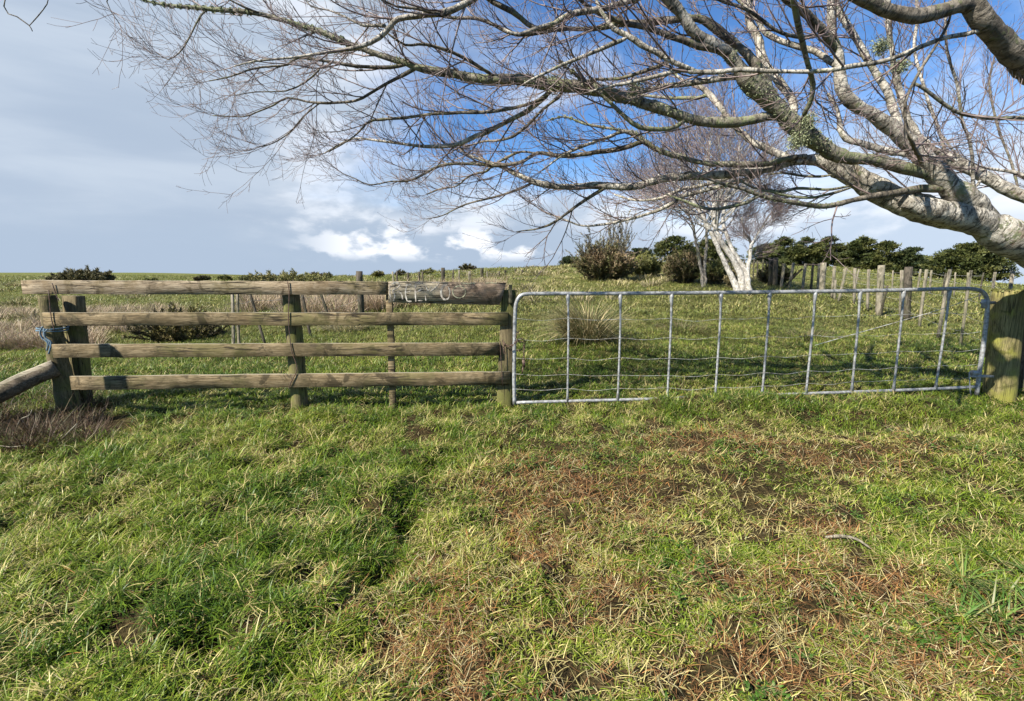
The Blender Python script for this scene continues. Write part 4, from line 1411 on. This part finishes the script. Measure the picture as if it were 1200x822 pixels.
limb('M2', 'M1', [(632, 181, 3), (610, 178, 3), (595, 184, 3), (575, 196, 3), (570, 201, 3), (550, 206, 2.5), (535, 218, 2), (515, 222, 2), (500, 228, 1.5)], 4.2, mat='darkbark', dens=8)
limb('M3', 'L1a', [(625, 214, 4), (610, 221, 3), (590, 228, 2.8), (575, 232, 2.4), (545, 240, 2), (520, 252, 1.5), (500, 257, 1.2)], 4.1, mat='darkbark', dens=7)
limb('M4', 'M1', [(752, 167, 4), (733, 154, 4), (708, 162, 3.5), (675, 175, 3), (655, 185, 2.5), (635, 200, 2)], 3.3, mat='bark', dens=7)
limb('N1', 'L2b', [(645, 102, 6), (640, 112, 6), (617, 131, 5.5), (600, 139, 5), (575, 152, 5.5), (550, 163, 5.5), (533, 170, 5), (500, 172, 4), (475, 169, 3.5), (450, 166, 3), (417, 162, 2.5), (400, 168, 2), (380, 180, 1.5)], 3.5, mat='bark', dens=7)
limb('N2', 'L2b', [(658, 104, 4), (655, 113, 4), (633, 131, 3.5), (617, 148, 3.5), (600, 160, 3.5), (583, 165, 3), (567, 166, 2.5), (545, 172, 2)], 3.8, mat='darkbark', dens=7)
limb('N3', 'L2b', [(648, 104, 4.5), (640, 112, 4.5), (617, 122, 4), (575, 130, 4), (542, 132, 4), (500, 134, 4), (483, 137, 3.5), (437, 141, 3), (425, 150, 2.8), (415, 160, 2.5), (400, 170, 2), (385, 178, 1.5)], 3.1, mat='darkbark', dens=7)
limb('N4', 'L2b', [(488, 80, 4.5), (480, 84, 4.5), (450, 100, 4), (432, 111, 3.5), (417, 118, 3.2), (383, 121, 3), (360, 120, 2.5), (337, 115, 2.2), (320, 124, 2), (300, 132, 1.8), (285, 137, 1.6), (250, 136, 1.4)], 3.0, mat='darkbark', dens=7)
limb('N5', 'N4', [(375, 121, 2.5), (357, 136, 2.2), (340, 155, 2), (320, 168, 1.6), (306, 172, 1.3)], 3.1, mat='darkbark', dens=9)
limb('N6', 'L2b', [(478, 75, 4.5), (458, 79, 4), (417, 78, 3.8), (383, 72, 3.4), (348, 68, 3), (337, 76, 2.6), (300, 80, 2.2), (270, 90, 1.8), (245, 95, 1.4)], 2.7, mat='darkbark', dens=7)
limb('N7', 'N6', [(380, 72, 2.4), (372, 84, 2.2), (357, 97, 2), (335, 107, 1.8), (300, 108, 1.5), (275, 112, 1.2)], 2.7, mat='darkbark', dens=8)
limb('N8', 'L2b', [(245, 11, 3), (236, 18, 2.6), (228, 32, 2.2), (220, 48, 2), (210, 62, 1.7), (197, 70, 1.4), (185, 63, 1.2)], 2.85, mat='darkbark', dens=10, L1=(.2, .5))
limb('N9', 'L2b', [(585, 93, 4), (575, 87, 4), (567, 82, 4), (533, 63, 3.5), (500, 52, 3), (475, 53, 2.5), (455, 40, 2)], 2.6, mat='darkbark', dens=7)
limb('N10', 'L2b', [(645, 98, 5), (633, 88, 4.5)], 2.9, mat='bark', spray=False)
limb('U', None, [(1330, 190, 50), (1260, 120, 44), (1200, 75, 37), (1170, 46, 33), (1147, 20, 33), (1132, -8, 30), (1110, -60, 26), (1060, -140, 20)], [2.9, 2.6, 2.4, 2.35, 2.3, 2.3, 2.3, 2.4], mat='darkbark', spray=False, prefix=[(6.75, 4.9, .7, .30), (6.1, 4.55, 1.55, .26)])
limb('U2', 'U', [(1145, 8, 22), (1125, 9, 20), (1110, 12, 19), (1080, 18, 18), (1050, 15, 17), (1025, 4, 17), (1000, -6, 16), (950, -30, 13), (880, -50, 9), (800, -60, 6)], 2.1, mat='darkbark', dens=4, t0=.4)
limb('U3', 'U', [(1150, 35, 10), (1132, 41, 8), (1110, 45, 7), (1087, 52, 7), (1050, 67, 6.5), (1025, 74, 6), (1000, 77, 6), (975, 82, 6), (950, 84, 6), (900, 83, 6), (867, 82, 6), (842, 85, 6), (812, 84, 6), (800, 82, 5.5), (767, 90, 5), (733, 98, 4), (712, 102, 3), (690, 108, 2)], 2.6, mat='bark', dens=4)
limb('U4', 'U3', [(815, 83, 6), (800, 78, 6), (783, 70, 6.5), (765, 60, 6), (750, 52, 6), (735, 42, 6), (718, 34, 5.5), (708, 20, 5), (700, 5, 4), (695, -20, 3)], 2.5, mat='bark', dens=5)
limb('U5', 'U4', [(735, 44, 5), (728, 48, 4.5), (700, 60, 4.5), (680, 68, 4.2), (658, 77, 4), (633, 89, 3.5), (615, 98, 2.5)], 2.5, mat='bark', dens=6)
limb('U6', 'L2', [(885, 98, 8), (867, 91, 7.5), (833, 95, 7), (808, 98, 6.5), (783, 100, 6), (765, 104, 5), (750, 108, 4), (725, 112, 3)], 3.2, mat='bark', dens=6)
limb('U7', 'L3', [(838, 118, 5), (828, 112, 4.5), (817, 115, 4.5), (783, 115, 4), (755, 112, 3.5), (730, 112, 2.5)], 4.1, mat='lichbark', dens=6)
limb('U8', 'U3', [(788, 85, 4), (780, 75, 4), (758, 82, 4), (725, 92, 4), (700, 93, 3.5), (680, 96, 2.5)], 2.8, mat='darkbark', dens=6)
limb('V1', 'U2', [(930, -40, 7), (930, 0, 7), (940, 50, 7), (946, 75, 7), (952, 100, 7), (950, 118, 7), (942, 135, 6)], 2.6, mat='lichbark', dens=5, L1=(.2, .5))
limb('V2', 'T2', [(930, 145, 10), (930, 120, 11), (910, 93, 11), (895, 72, 10), (888, 45, 10), (878, 22, 9), (880, -10, 8), (870, -60, 6)], 3.5, mat='bark', dens=5)
LIMB['V2']['obj'].name = 'limb'
limb('V3', 'T2', [(985, 82, 8), (973, 72, 7.5), (955, 60, 7), (925, 51, 7), (898, 39, 7), (885, 20, 6.5), (865, -2, 6), (830, -40, 4)], 3.4, mat='bark', dens=6)
limb('V4', 'T2b', [(965, 40, 5), (945, 44, 4.5), (932, 43, 4.5), (910, 36, 4), (895, 25, 4), (872, 10, 4), (850, 3, 4), (820, -10, 3)], 2.8, mat='darkbark', dens=7)
limb('V5', 'U2', [(1115, 15, 4), (1110, 30, 4), (1098, 52, 4), (1085, 72, 4), (1072, 95, 4), (1061, 120, 4.5), (1062, 150, 4.5), (1070, 170, 5), (1080, 190, 6)], [2.3] * 8 + [3.0], mat='darkbark', dens=5, L1=(.2, .5))
limb('V6', 'V5', [(1070, 97, 4.5), (1085, 105, 5), (1100, 117, 5.5), (1120, 130, 6), (1137, 136, 6.5), (1165, 140, 6.5), (1200, 139, 7), (1260, 150, 8)], 2.4, mat='lichbark', dens=5, L1=(.2, .5))
limb('R', None, [(1330, 290, 28), (1260, 252, 24), (1200, 231, 20), (1170, 216, 19), (1147, 204, 18), (1125, 193, 17), (1104, 183, 16), (1088, 172, 13), (1070, 150, 11), (1055, 110, 9), (1045, 60, 8), (1040, 0, 7), (1035, -50, 6)], [3.5, 3.6, 3.7, 3.75, 3.8, 3.85, 3.9, 3.9, 3.95, 4.0, 4.0, 4.0, 4.0], mat='bark', dens=5, t0=.35, prefix=[(6.7, 5.0, .95, .25)])
limb('R2', 'R', [(1230, 243, 6), (1200, 206, 5.5), (1170, 199, 5), (1143, 194, 4.5), (1120, 180, 3.5), (1105, 160, 3)], 3.9, mat='bark', dens=6)
limb('R3', 'R', [(1152, 206, 5), (1142, 220, 5), (1140, 190, 5), (1135, 162, 5), (1127, 140, 4.5), (1122, 100, 4), (1110, 60, 3.5), (1108, 10, 3)], 3.6, mat='bark', dens=6)
limb('R4', 'R', [(1118, 190, 5), (1100, 188, 5), (1060, 181, 9), (1012, 169, 8.5), (992, 163, 8), (985, 150, 7), (982, 130, 5), (970, 110, 4)], 4.2, mat='bark', dens=5)
limb('R5', 'R', [(1195, 230, 6), (1185, 190, 4), (1170, 150, 4), (1160, 100, 3), (1165, 60, 2.5), (1150, 20, 2)], 4.2, mat='darkbark', dens=6)
limb('R6', 'R', [(1110, 186, 6), (1100, 150, 5), (1085, 110, 4.5), (1072, 60, 4), (1075, 10, 4), (1070, -30, 3)], 4.4, mat='bark', dens=6)
limb('W1', 'L2u', [(700, -75, 7), (640, -50, 7), (600, -25, 7), (560, -4, 7), (542, 7, 7), (525, 15, 7), (500, 18, 7), (467, 23, 6.5), (458, 32, 6), (445, 45, 5.5), (422, 55, 5), (393, 60, 4), (363, 65, 3.5), (330, 69, 2.5), (300, 72, 2), (275, 78, 1.5)], 2.5, mat='bark', dens=6)
limb('W2', 'W1', [(600, -25, 6), (585, -12, 5.5), (570, -2, 5.5), (600, 15, 5.5), (625, 33, 5), (640, 33, 5)], 2.7, mat='darkbark', dens=4)
limb('W3', 'L2u', [(775, -12, 7), (733, 3, 6.5), (700, 12, 6.5), (667, 17, 6), (650, 28, 5.5), (630, 33, 5), (608, 41, 4), (590, 34, 3)], 2.6, mat='bark', dens=6)
limb('W4', 'W1', [(530, 13, 4), (517, 18, 4), (490, 10, 3), (465, 8, 2.5), (440, -5, 2), (420, -20, 1.6)], 2.4, mat='darkbark', dens=8)
limb('W5', 'W1', [(452, 38, 4), (450, 30, 4), (425, 30, 3), (405, 20, 2.5), (385, 12, 2), (365, 8, 1.6), (355, -5, 1.4)], 2.6, mat='bark', dens=8)
limb('W6', 'L2b', [(310, 18, 3), (285, 8, 2.5), (265, -2, 2), (240, -15, 1.6)], 2.8, mat='darkbark', dens=8)
limb('W7', 'L2u', [(690, -80, 6), (560, -110, 5), (420, -95, 4), (300, -70, 3.2), (180, -45, 2.6), (140, -20, 2), (125, 2, 1.6), (140, 28, 1.2)], 2.4, mat='darkbark', dens=3, t0=.2, L1=(.2, .5))
limb('W8', 'W7', [(240, -55, 3), (120, -75, 2.6), (30, -45, 2.2), (5, 8, 1.8), (20, 20, 1.8), (34, 30, 1.6), (38, 37, 1.2)], 2.4, mat='darkbark', dens=0, spray=False)
limb('W9', 'W8', [(34, 30, 1.6), (45, 18, 1.5), (55, 5, 1.3), (58, -8, 1.1)], 2.4, mat='darkbark', spray=False)

# lichen tufts along the lichened limbs
m_ = MB()
for key, n in (('L2b', 5000), ('L2', 5000), ('loop', 1500), ('L1b', 1500), ('V6', 800), ('L4b', 500), ('T2c', 600), ('L4', 500)):
    q = LIMB[key]
    k = rng.integers(0, len(q['line']) - 1, n)
    cl = fbm(k * .22, k * 0 + 3., 5, 2) > .47
    k = k[cl]
    c = q['line'][k]; r = q['rad'][k][:, None]
    v = rng.standard_normal((len(k), 3)); v /= np.linalg.norm(v, axis=1, keepdims=True)
    c = c + v * r * .98
    for e_ in range(2):
        tri = c[:, None, :] + rng.standard_normal((len(k), 3, 3)) * .0055 + v[:, None, :] * .005
        m_.add(tri.reshape(-1, 3), None, np.arange(len(k) * 3).reshape(-1, 3))
for a, b, y in ((1032, 55, 3.3), (1055, 78, 3.3), (745, 105, 2.95), (650, 99, 2.95), (945, 143, 2.95), (935, 165, 2.95)):
    c = P(a, b, y * TS) + rng.standard_normal((1400, 3)) * .032
    tri = c[:, None, :] + rng.standard_normal((1400, 3, 3)) * .0055
    m_.add(tri.reshape(-1, 3), None, np.arange(1400 * 3).reshape(-1, 3))
m_.build('lichen', M['lichen'], bt)['kind'] = 'stuff'


# --- white-trunked tree up the slope
def far_tree(name, label, stems, Yb, crown, n1, mat, tmat, seedn, group=None, spread=1.0):
    bx = (stems[0][0][0] - 600) / F * Yb
    root = empty(name, (bx, Yb, h1(bx, Yb)))
    tag(root, label, 'tree', group)
    for st in stems:
        W3 = [np.append(P(a, b, Yb + (i * .12 if len(st) > 3 else 0)), px_r(w * .60, Yb, a)) for i, (a, b, w) in enumerate(st)]
        C = catmull(np.array(W3), .15)
        C[:, :3] += rng.standard_normal((len(C), 3)) * .012
        m_ = MB(); m_.tubes(C[:, :3], C[:, 3], 10)
        o = m_.build('stem', M[mat], root, smooth=True)
        # branches and a haze of fine twigs
        m2, m3 = MB(), MB()
        L = C[:, :3][None]; R = C[:, 3][None]
        Lc = crown
        p1, t1, r1, q1 = sample_on(L, R, n1, .38, 1.0)
        v = perp(t1, .2); v[:, 0] *= 1.4
        d1 = t1 * .7 + v * .8 * spread
        l1 = Lc * (.5 + .6 * rng.random(len(p1))) * (1.15 - .5 * q1)
        A = grow(p1, d1, l1, 10, .5, .32); RA = taper(np.clip(r1 * .42, .012, .05), 10, .25)
        m2.tubes(A, RA, 6, cap=False)
        p2, t2, r2, _ = sample_on(A, RA, 8, .2, 1.0)
        B = grow(p2, t2 + perp(t2) * .75, Lc * (.18 + .3 * rng.random(len(p2))), 7, .3, .32); RB = taper(np.clip(r2 * .55, .006, .018), 7, .4)
        m2.tubes(B, RB, 4, cap=False)
        p3, t3, r3, _ = sample_on(B, RB, 6, .1, 1.0)
        Cc = grow(p3, t3 + perp(t3) * .8, .25 + .5 * rng.random(len(p3)), 5, .25, .35); RC = taper(np.full(len(p3), .0052), 5, .7)
        m3.tubes(Cc, RC, 3, cap=False)
        p4, t4, r4, _ = sample_on(Cc, RC, 3, .2, 1.0)
        D = grow(p4, t4 + perp(t4) * .8, .12 + .25 * rng.random(len(p4)), 3, .2, .2)
        m3.tubes(D, taper(np.full(len(p4), .0036), 3, .8), 3, cap=False)
        m2.build('branches', M[mat], o)['kind'] = 'stuff'
        m3.build('twigs', M[tmat], o)['kind'] = 'stuff'
    return root


far_tree('white_trunk_tree', 'leafless tree with a forked white trunk standing up the slope', [
    [(866, 346, 17), (860, 330, 13), (850, 310, 10), (838, 284, 9), (828, 262, 8), (815, 240, 6), (795, 218, 5), (770, 205, 4)],
    [(870, 345, 18), (868, 322, 14), (855, 299, 12), (842, 278, 11), (837, 258, 10), (836, 235, 8), (830, 205, 6), (832, 165, 4)],
    [(872, 346, 16), (874, 320, 13), (857, 290, 8), (848, 262, 8), (850, 235, 6), (862, 200, 5), (868, 165, 3)],
], 15.5, 3.3, 17, 'whitebark', 'twigr', 1)
far_tree('slender_tree', 'slim pale stemmed sapling forking right of the white trunk', [
    [(877, 346, 13), (876, 318, 9), (879, 298, 7.5), (880, 286, 7), (873, 274, 4), (869, 255, 3)],
    [(880, 292, 6), (882, 284, 5), (893, 266, 4), (903, 252, 3), (911, 240, 2.5)],
], 15.2, .8, 6, 'whitebark', 'twigr', 2, spread=.8)
far_tree('grey_stem_tree', 'grey stemmed leafless tree just left of the white trunk', [
    [(824, 340, 8), (822, 318, 7), (817, 290, 6), (811, 262, 5), (800, 240, 4), (780, 225, 3)],
    [(827, 338, 7), (826, 312, 6), (828, 285, 6), (826, 255, 5), (822, 225, 4), (815, 190, 3)],
], 18.5, 3.4, 15, 'greybark', 'twigr', 3)
m_ = None


# ------------------------------------------------------------------ conifers
def conifer(name, label, px, ytop, hw, Yb, n_lobe, cols, group='conifers along the skyline', lz=.8, ybase=None, leafs=.13):
    x = (px - 600) / F * Yb
    zb = h1(x, Yb)
    top = P(px, ytop, Yb)[2]
    Hh = max(top - zb, 1.0); R = hw * 1.12 / F * Yb
    root = empty(name, (x, Yb, zb)); tag(root, label, 'tree', group)
    m_ = MB()
    C = np.array([[x, Yb, zb - .3], [x + .1, Yb, zb + Hh * .4], [x, Yb, zb + Hh * .8]])
    m_.tubes(catmull(C, n=4), np.linspace(.22, .05, 9), 7)
    m_.build('trunk', M['dark_post'], root)
    m_ = MB()
    # branch pads: tiers of sprays pointing outwards, irregular in length
    nb = n_lobe
    h = rng.random(nb) ** .8
    prof = np.interp(h, [0, .12, .35, .7, 1.0], [1.0, 1.12, 1.0, .62, .08])
    ang = rng.random(nb) * 6.283
    # two or three leaders of unequal height make the outline uneven
    lead = rng.integers(0, 3, nb)
    lx = np.array([0, -.45 * R, .5 * R])[lead] * (.7 + .5 * rng.random()); lh = np.array([1.0, rng.uniform(.62, .9), rng.uniform(.55, .85)])[lead]
    lump = .60 + .70 * vn(ang * 1.3 + 10, h * 7 + px, 5)
    rr = R * prof * lump
    L = rr * np.where(lead == 0, 1.0, .72)
    for k in range(nb):
        n_l = 90
        s = rng.random(n_l) ** .45
        dirv = np.array([math.cos(ang[k]), math.sin(ang[k]), .10 + .5 * h[k]])
        c = np.array([x + lx[k], Yb, zb + Hh * (.03 + .93 * h[k]) * lh[k] - L[k] * .10]) + dirv * (s * L[k])[:, None]
        c = c + rng.standard_normal((n_l, 3)) * np.array([.24, .24, .09]) * (.4 + .8 * R / 4)
        sz = leafs * (.6 + .9 * rng.random(n_l))
        d = dirv[None] + rng.standard_normal((n_l, 3)) * .55
        d /= np.linalg.norm(d, axis=1, keepdims=True)
        sd_ = np.cross(d, rng.standard_normal((n_l, 3))); sd_ /= np.linalg.norm(sd_, axis=1, keepdims=True)
        tri = np.stack([c - sd_ * sz[:, None] * .5, c + sd_ * sz[:, None] * .5, c + d * sz[:, None] * 1.7], 1)
        cc = np.array(cols)[rng.integers(0, len(cols))] * (.7 + .6 * rng.random((n_l, 1)))
        m_.add(tri.reshape(-1, 3), None, np.arange(n_l * 3).reshape(-1, 3), np.repeat(cc, 3, 0))
    m_.build('crown', M['leaf'], root)


OL = [(.042, .052, .013), (.060, .068, .017), (.028, .036, .011), (.080, .082, .022)]
DG = [(.022, .034, .012), (.034, .046, .015), (.046, .056, .018)]
conifer('conifer', 'small pointed conifer rising behind the yellowish gorse', 743, 290, 9, 62, 60, DG)
conifer('conifer', 'second small pointed conifer just left of the broad dark crown', 753, 291, 7, 62, 50, DG)
conifer('conifer', 'broad dark conifer crown left of the white trunked tree', 786, 279, 24, 60, 150, OL)
conifer('conifer', 'dark conifer seen through the stems of the bare trees', 832, 281, 24, 61, 140, OL)
conifer('conifer', 'low yellow green conifer right of the white trunk', 892, 287, 15, 58, 120, [(.085, .095, .025), (.06, .07, .022)])
conifer('conifer', 'round topped conifer at the left of the skyline group', 912, 279, 18, 62, 150, OL)
conifer('conifer', 'tall flat topped conifer in the left half of the skyline group', 938, 278, 18, 60, 160, OL)
conifer('conifer', 'full conifer left of the notch in the skyline group', 963, 278, 19, 60, 160, OL)
conifer('conifer', 'short conifer filling the notch in the skyline group', 984, 289, 10, 61, 90, DG)
conifer('conifer', 'peaked conifer just right of the notch in the skyline group', 1003, 277.5, 17, 58, 160, OL)
conifer('conifer', 'sloping shouldered conifer right of the peaked one', 1030, 284, 21, 57, 160, OL)
conifer('conifer', 'short dark conifer ending the skyline group on the right', 1060, 291, 21, 56, 140, DG)
conifer('conifer', 'large lone domed conifer standing apart on the right', 1127, 287, 33, 50, 320, OL, lz=.7)
conifer('conifer', 'tiny dark conifer on the rise left of the gorse bush', 667, 307, 8, 60, 50, DG)


# ------------------------------------------------------------------ gorse and scrub
def gorse(name, label, px, Yb, wpx, hpx, nst, cols, cat='bush', group=None, dense=1.0, stemcol=(.16, .12, .08), up=.6, needle=.05, open_=.0):
    x = (px - 600) / F * Yb
    z = h1(x, Yb)
    wd = wpx / F * Yb / 2; hh = hpx / F * Yb
    root = empty(name, (x, Yb, z)); tag(root, label, cat, group)
    m_ = MB()
    ang = rng.random(nst) * 6.283; rad = wd * np.sqrt(rng.random(nst))
    base = np.stack([x + rad * .25 * np.cos(ang), Yb + rad * .25 * np.sin(ang), np.full(nst, z - .03)], 1)
    hl = hh * (1 - .55 * (rad / wd) ** 2) * (.65 + .4 * rng.random(nst))
    tip = np.stack([x + rad * np.cos(ang), Yb + rad * np.sin(ang), z + hl], 1)
    Ln = np.linalg.norm(tip - base, axis=1)
    A = grow(base, tip - base, Ln, 8, .15, .28)
    RA = taper(np.full(nst, .008 + .0006 * Yb), 8, .4)
    m_.tubes(A, RA, 4, cap=False)
    p2, t2, r2, _ = sample_on(A, RA, 6, .2, 1)
    B = grow(p2, t2 + perp(t2, 0) * .6, Ln.mean() * (.10 + .22 * rng.random(len(p2))), 5, .35, .3)
    RB = taper(np.full(len(p2), .005 + .0003 * Yb), 5, .5)
    m_.tubes(B, RB, 3, cap=False)
    m_.build('stems', M['dark_post'], root)['kind'] = 'stuff'
    m_ = MB()
    for (Lm, RR, nn) in ((A, RA, int(16 * dense)), (B, RB, int(22 * dense))):
        p, t, r, _ = sample_on(Lm, RR, nn, .35 if Lm is A else .05, 1)
        n_ = len(p)
        v = perp(t, 0) * .9 + t * .9
        v /= np.linalg.norm(v, axis=1, keepdims=True)
        ln = needle * (.6 + .8 * rng.random(n_))
        sd_ = np.cross(v, rng.standard_normal((n_, 3))); sd_ /= np.linalg.norm(sd_, axis=1, keepdims=True)
        wv = (ln * .16)[:, None]
        tri = np.stack([p - sd_ * wv, p + sd_ * wv, p + v * ln[:, None]], 1)
        C = np.array(cols)
        big = vn(p[:, 0] * 1.6 / (needle * 10), p[:, 2] * 1.6 / (needle * 10), 7)
        cc = C[np.clip((big * len(C) + rng.standard_normal(n_) * .5).astype(int), 0, len(C) - 1)] * (.7 + .6 * rng.random((n_, 1)))
        m_.add(tri.reshape(-1, 3), None, np.arange(n_ * 3).reshape(-1, 3), np.repeat(cc, 3, 0))
    m_.build('foliage', M['spine'], root)['kind'] = 'stuff'
    return root


GB = [(.16, .11, .06), (.13, .10, .05), (.10, .10, .035), (.22, .16, .09)]
GG = [(.10, .11, .035), (.14, .14, .045), (.19, .18, .05), (.13, .10, .05)]
GK = [(.11, .10, .045), (.15, .13, .06), (.09, .075, .035), (.14, .15, .05)]
GD = [(.06, .065, .025), (.09, .09, .03), (.07, .055, .03)]
gorse('gorse_bush', 'big brown spiny gorse bush on the rise beyond the gate', 708, 24, 78, 42, 170, GB, dense=1.3, needle=.13)
gorse('tall_gorse', 'tall open grey green gorse shoots rising above the brown bush on its left', 693, 24.6, 50, 66, 34, [(.15, .15, .09), (.20, .19, .13), (.11, .10, .06)], dense=1.0, needle=.10)
gorse('tall_gorse', 'tallest pale gorse shoots rising above the brown bush on its right', 720, 24.4, 34, 88, 26, [(.20, .18, .12), (.24, .22, .16), (.12, .10, .06)], dense=1.0, needle=.10)
gorse('gorse_bush', 'yellowish green gorse mound right of the big brown bush', 752, 27, 46, 26, 110, [(.20, .19, .05), (.16, .16, .05), (.12, .12, .04)], dense=1.2, needle=.14)
gorse('gorse_bush', 'brown gorse bush beside the grey stems left of the white trunk', 800, 21, 52, 38, 120, GB, dense=1.2, needle=.11)
gorse('gorse_bush', 'green gorse clump under the grey stemmed tree', 836, 20, 42, 26, 80, GG, dense=1.2, needle=.10)
gorse('gorse_bush', 'dark low scrub right of the white trunk', 905, 20.5, 40, 24, 70, GD, dense=1.2, needle=.10)
gorse('gorse_bush', 'straw coloured scrub at the foot of the white trunk', 858, 17.5, 24, 22, 60, [(.34, .28, .14), (.28, .22, .11)], dense=1.0, needle=.10)
gorse('gorse_bush', 'green brown gorse seen between the upper left rails', 212, 9.8, 104, 40, 90, [(.24, .19, .09), (.14, .12, .04), (.18, .16, .05), (.10, .08, .035), (.07, .06, .03)], dense=1.3, needle=.06)
gorse('gorse_bush', 'dark gorse on the skyline above the left end of the top rail', 104, 42, 50, 20, 90, GK, dense=1.2, needle=.2)
gorse('gorse_bush', 'low dark gorse just left of the skyline gorse clump', 74, 45, 22, 12, 40, GK, dense=1.0, needle=.2)
gorse('gorse_bush', 'small dark gorse just right of the skyline gorse clump', 131, 43, 14, 17, 30, GK, dense=1.0, needle=.2)
gorse('gorse_bush', 'yellow green scrub above the middle of the top rail', 338, 36, 100, 9, 90, [(.20, .19, .06), (.14, .14, .05), (.26, .23, .09)], dense=1.0, needle=.18)
for i, (px, h_, lab) in enumerate([(183, 9, 'low scrub on the skyline above the second quarter of the top rail'), (242, 9, 'dark speck of scrub on the skyline left of the middle post'), (268, 8, 'small scrub on the skyline near the middle post'),
                                   (296, 10, 'scrub tuft on the skyline just left of the middle post'), (372, 12, 'dark scrub right of the yellow green scrub'), (384, 10, 'small scrub before the thick dark post'), (444, 9, 'scrub tuft right of the thick dark post'),
                                   (470, 8, 'scrub between the first thin posts on the skyline'), (503, 10, 'scrub left of the thick post above the painted board'), (548, 12, 'scrub behind the posts at the right of the painted board')]):
    gorse('scrub', lab, px, 48, 10 + h_ * .8, h_ * .25 + 4.5, 16, GD if i % 2 else GG, group='scrub dotted along the far skyline', needle=.2)
gorse('scrub', 'brown thistle like weed beside the top of the gate hinge side fence post', 600, 12, 12, 26, 22, GB, needle=.05)
tussock(1100, 3.9, .22, 240, .005, .22, [(.12, .09, .045), (.07, .08, .02), (.05, .06, .015), (.26, .21, .12)], 'low tangled brown and green clump left of the gate post foot', 'weed_clump', lean=(.5, 1.4), curve=(-.2, 1.5))
for px_, Yd_, lab in ((800, 9.0, 'dull tussock added as shade behind the middle stays of the gate'), (950, 8.4, 'dull tussock added as shade behind the right half of the gate')):
    tussock(px_, Yd_, .34, 260, .008, .45, [(.09, .075, .035), (.07, .08, .025), (.16, .13, .07)], lab, 'arching_tussock', lean=(.3, 1.2), curve=(.3, 1.8))  # dull clumps added as dark patches where there is only shade

# fallen stick and litter
m_ = MB()
pts = [G(968, 624, .1), G(985, 628, .1), G(1003, 631, .1), G(1022, 637, .1)]
C = catmull(np.array([[a, b, h1(a, b) + .03] for a, b in pts]), n=4)
m_.tubes(C, np.interp(np.linspace(0, 1, len(C)), [0, .3, 1], [.007, .010, .005]), 8)
o = m_.build('fallen_stick', M['pale_post'], origin=C[0], smooth=True)
tag(o, 'short pale brown stick lying on the grass at the lower right', 'stick')
m_ = MB()
for a in ([(0, 0)],):
    pass
for i, pts in enumerate([[(18, 505), (24, 492), (34, 487), (38, 480)], [(24, 492), (31, 500), (33, 516)], [(-5, 522), (14, 524), (30, 522)], [(72, 515), (82, 505), (90, 497)], [(88, 470), (104, 478), (112, 486), (106, 496)]]):
    Yv = G(pts[0][0], pts[0][1], .12)[1]
    C = catmull(np.array([P(a, b, Yv - .08 + .01 * j) for j, (a, b) in enumerate(pts)]), n=5)
    m_.tubes(C, np.full(len(C), .0045), 5)
o = m_.build('dead_stems', M['pale_post'])
tag(o, 'pale dead stems arching over the dark hollow at the left fence end', 'undergrowth', kind='stuff')
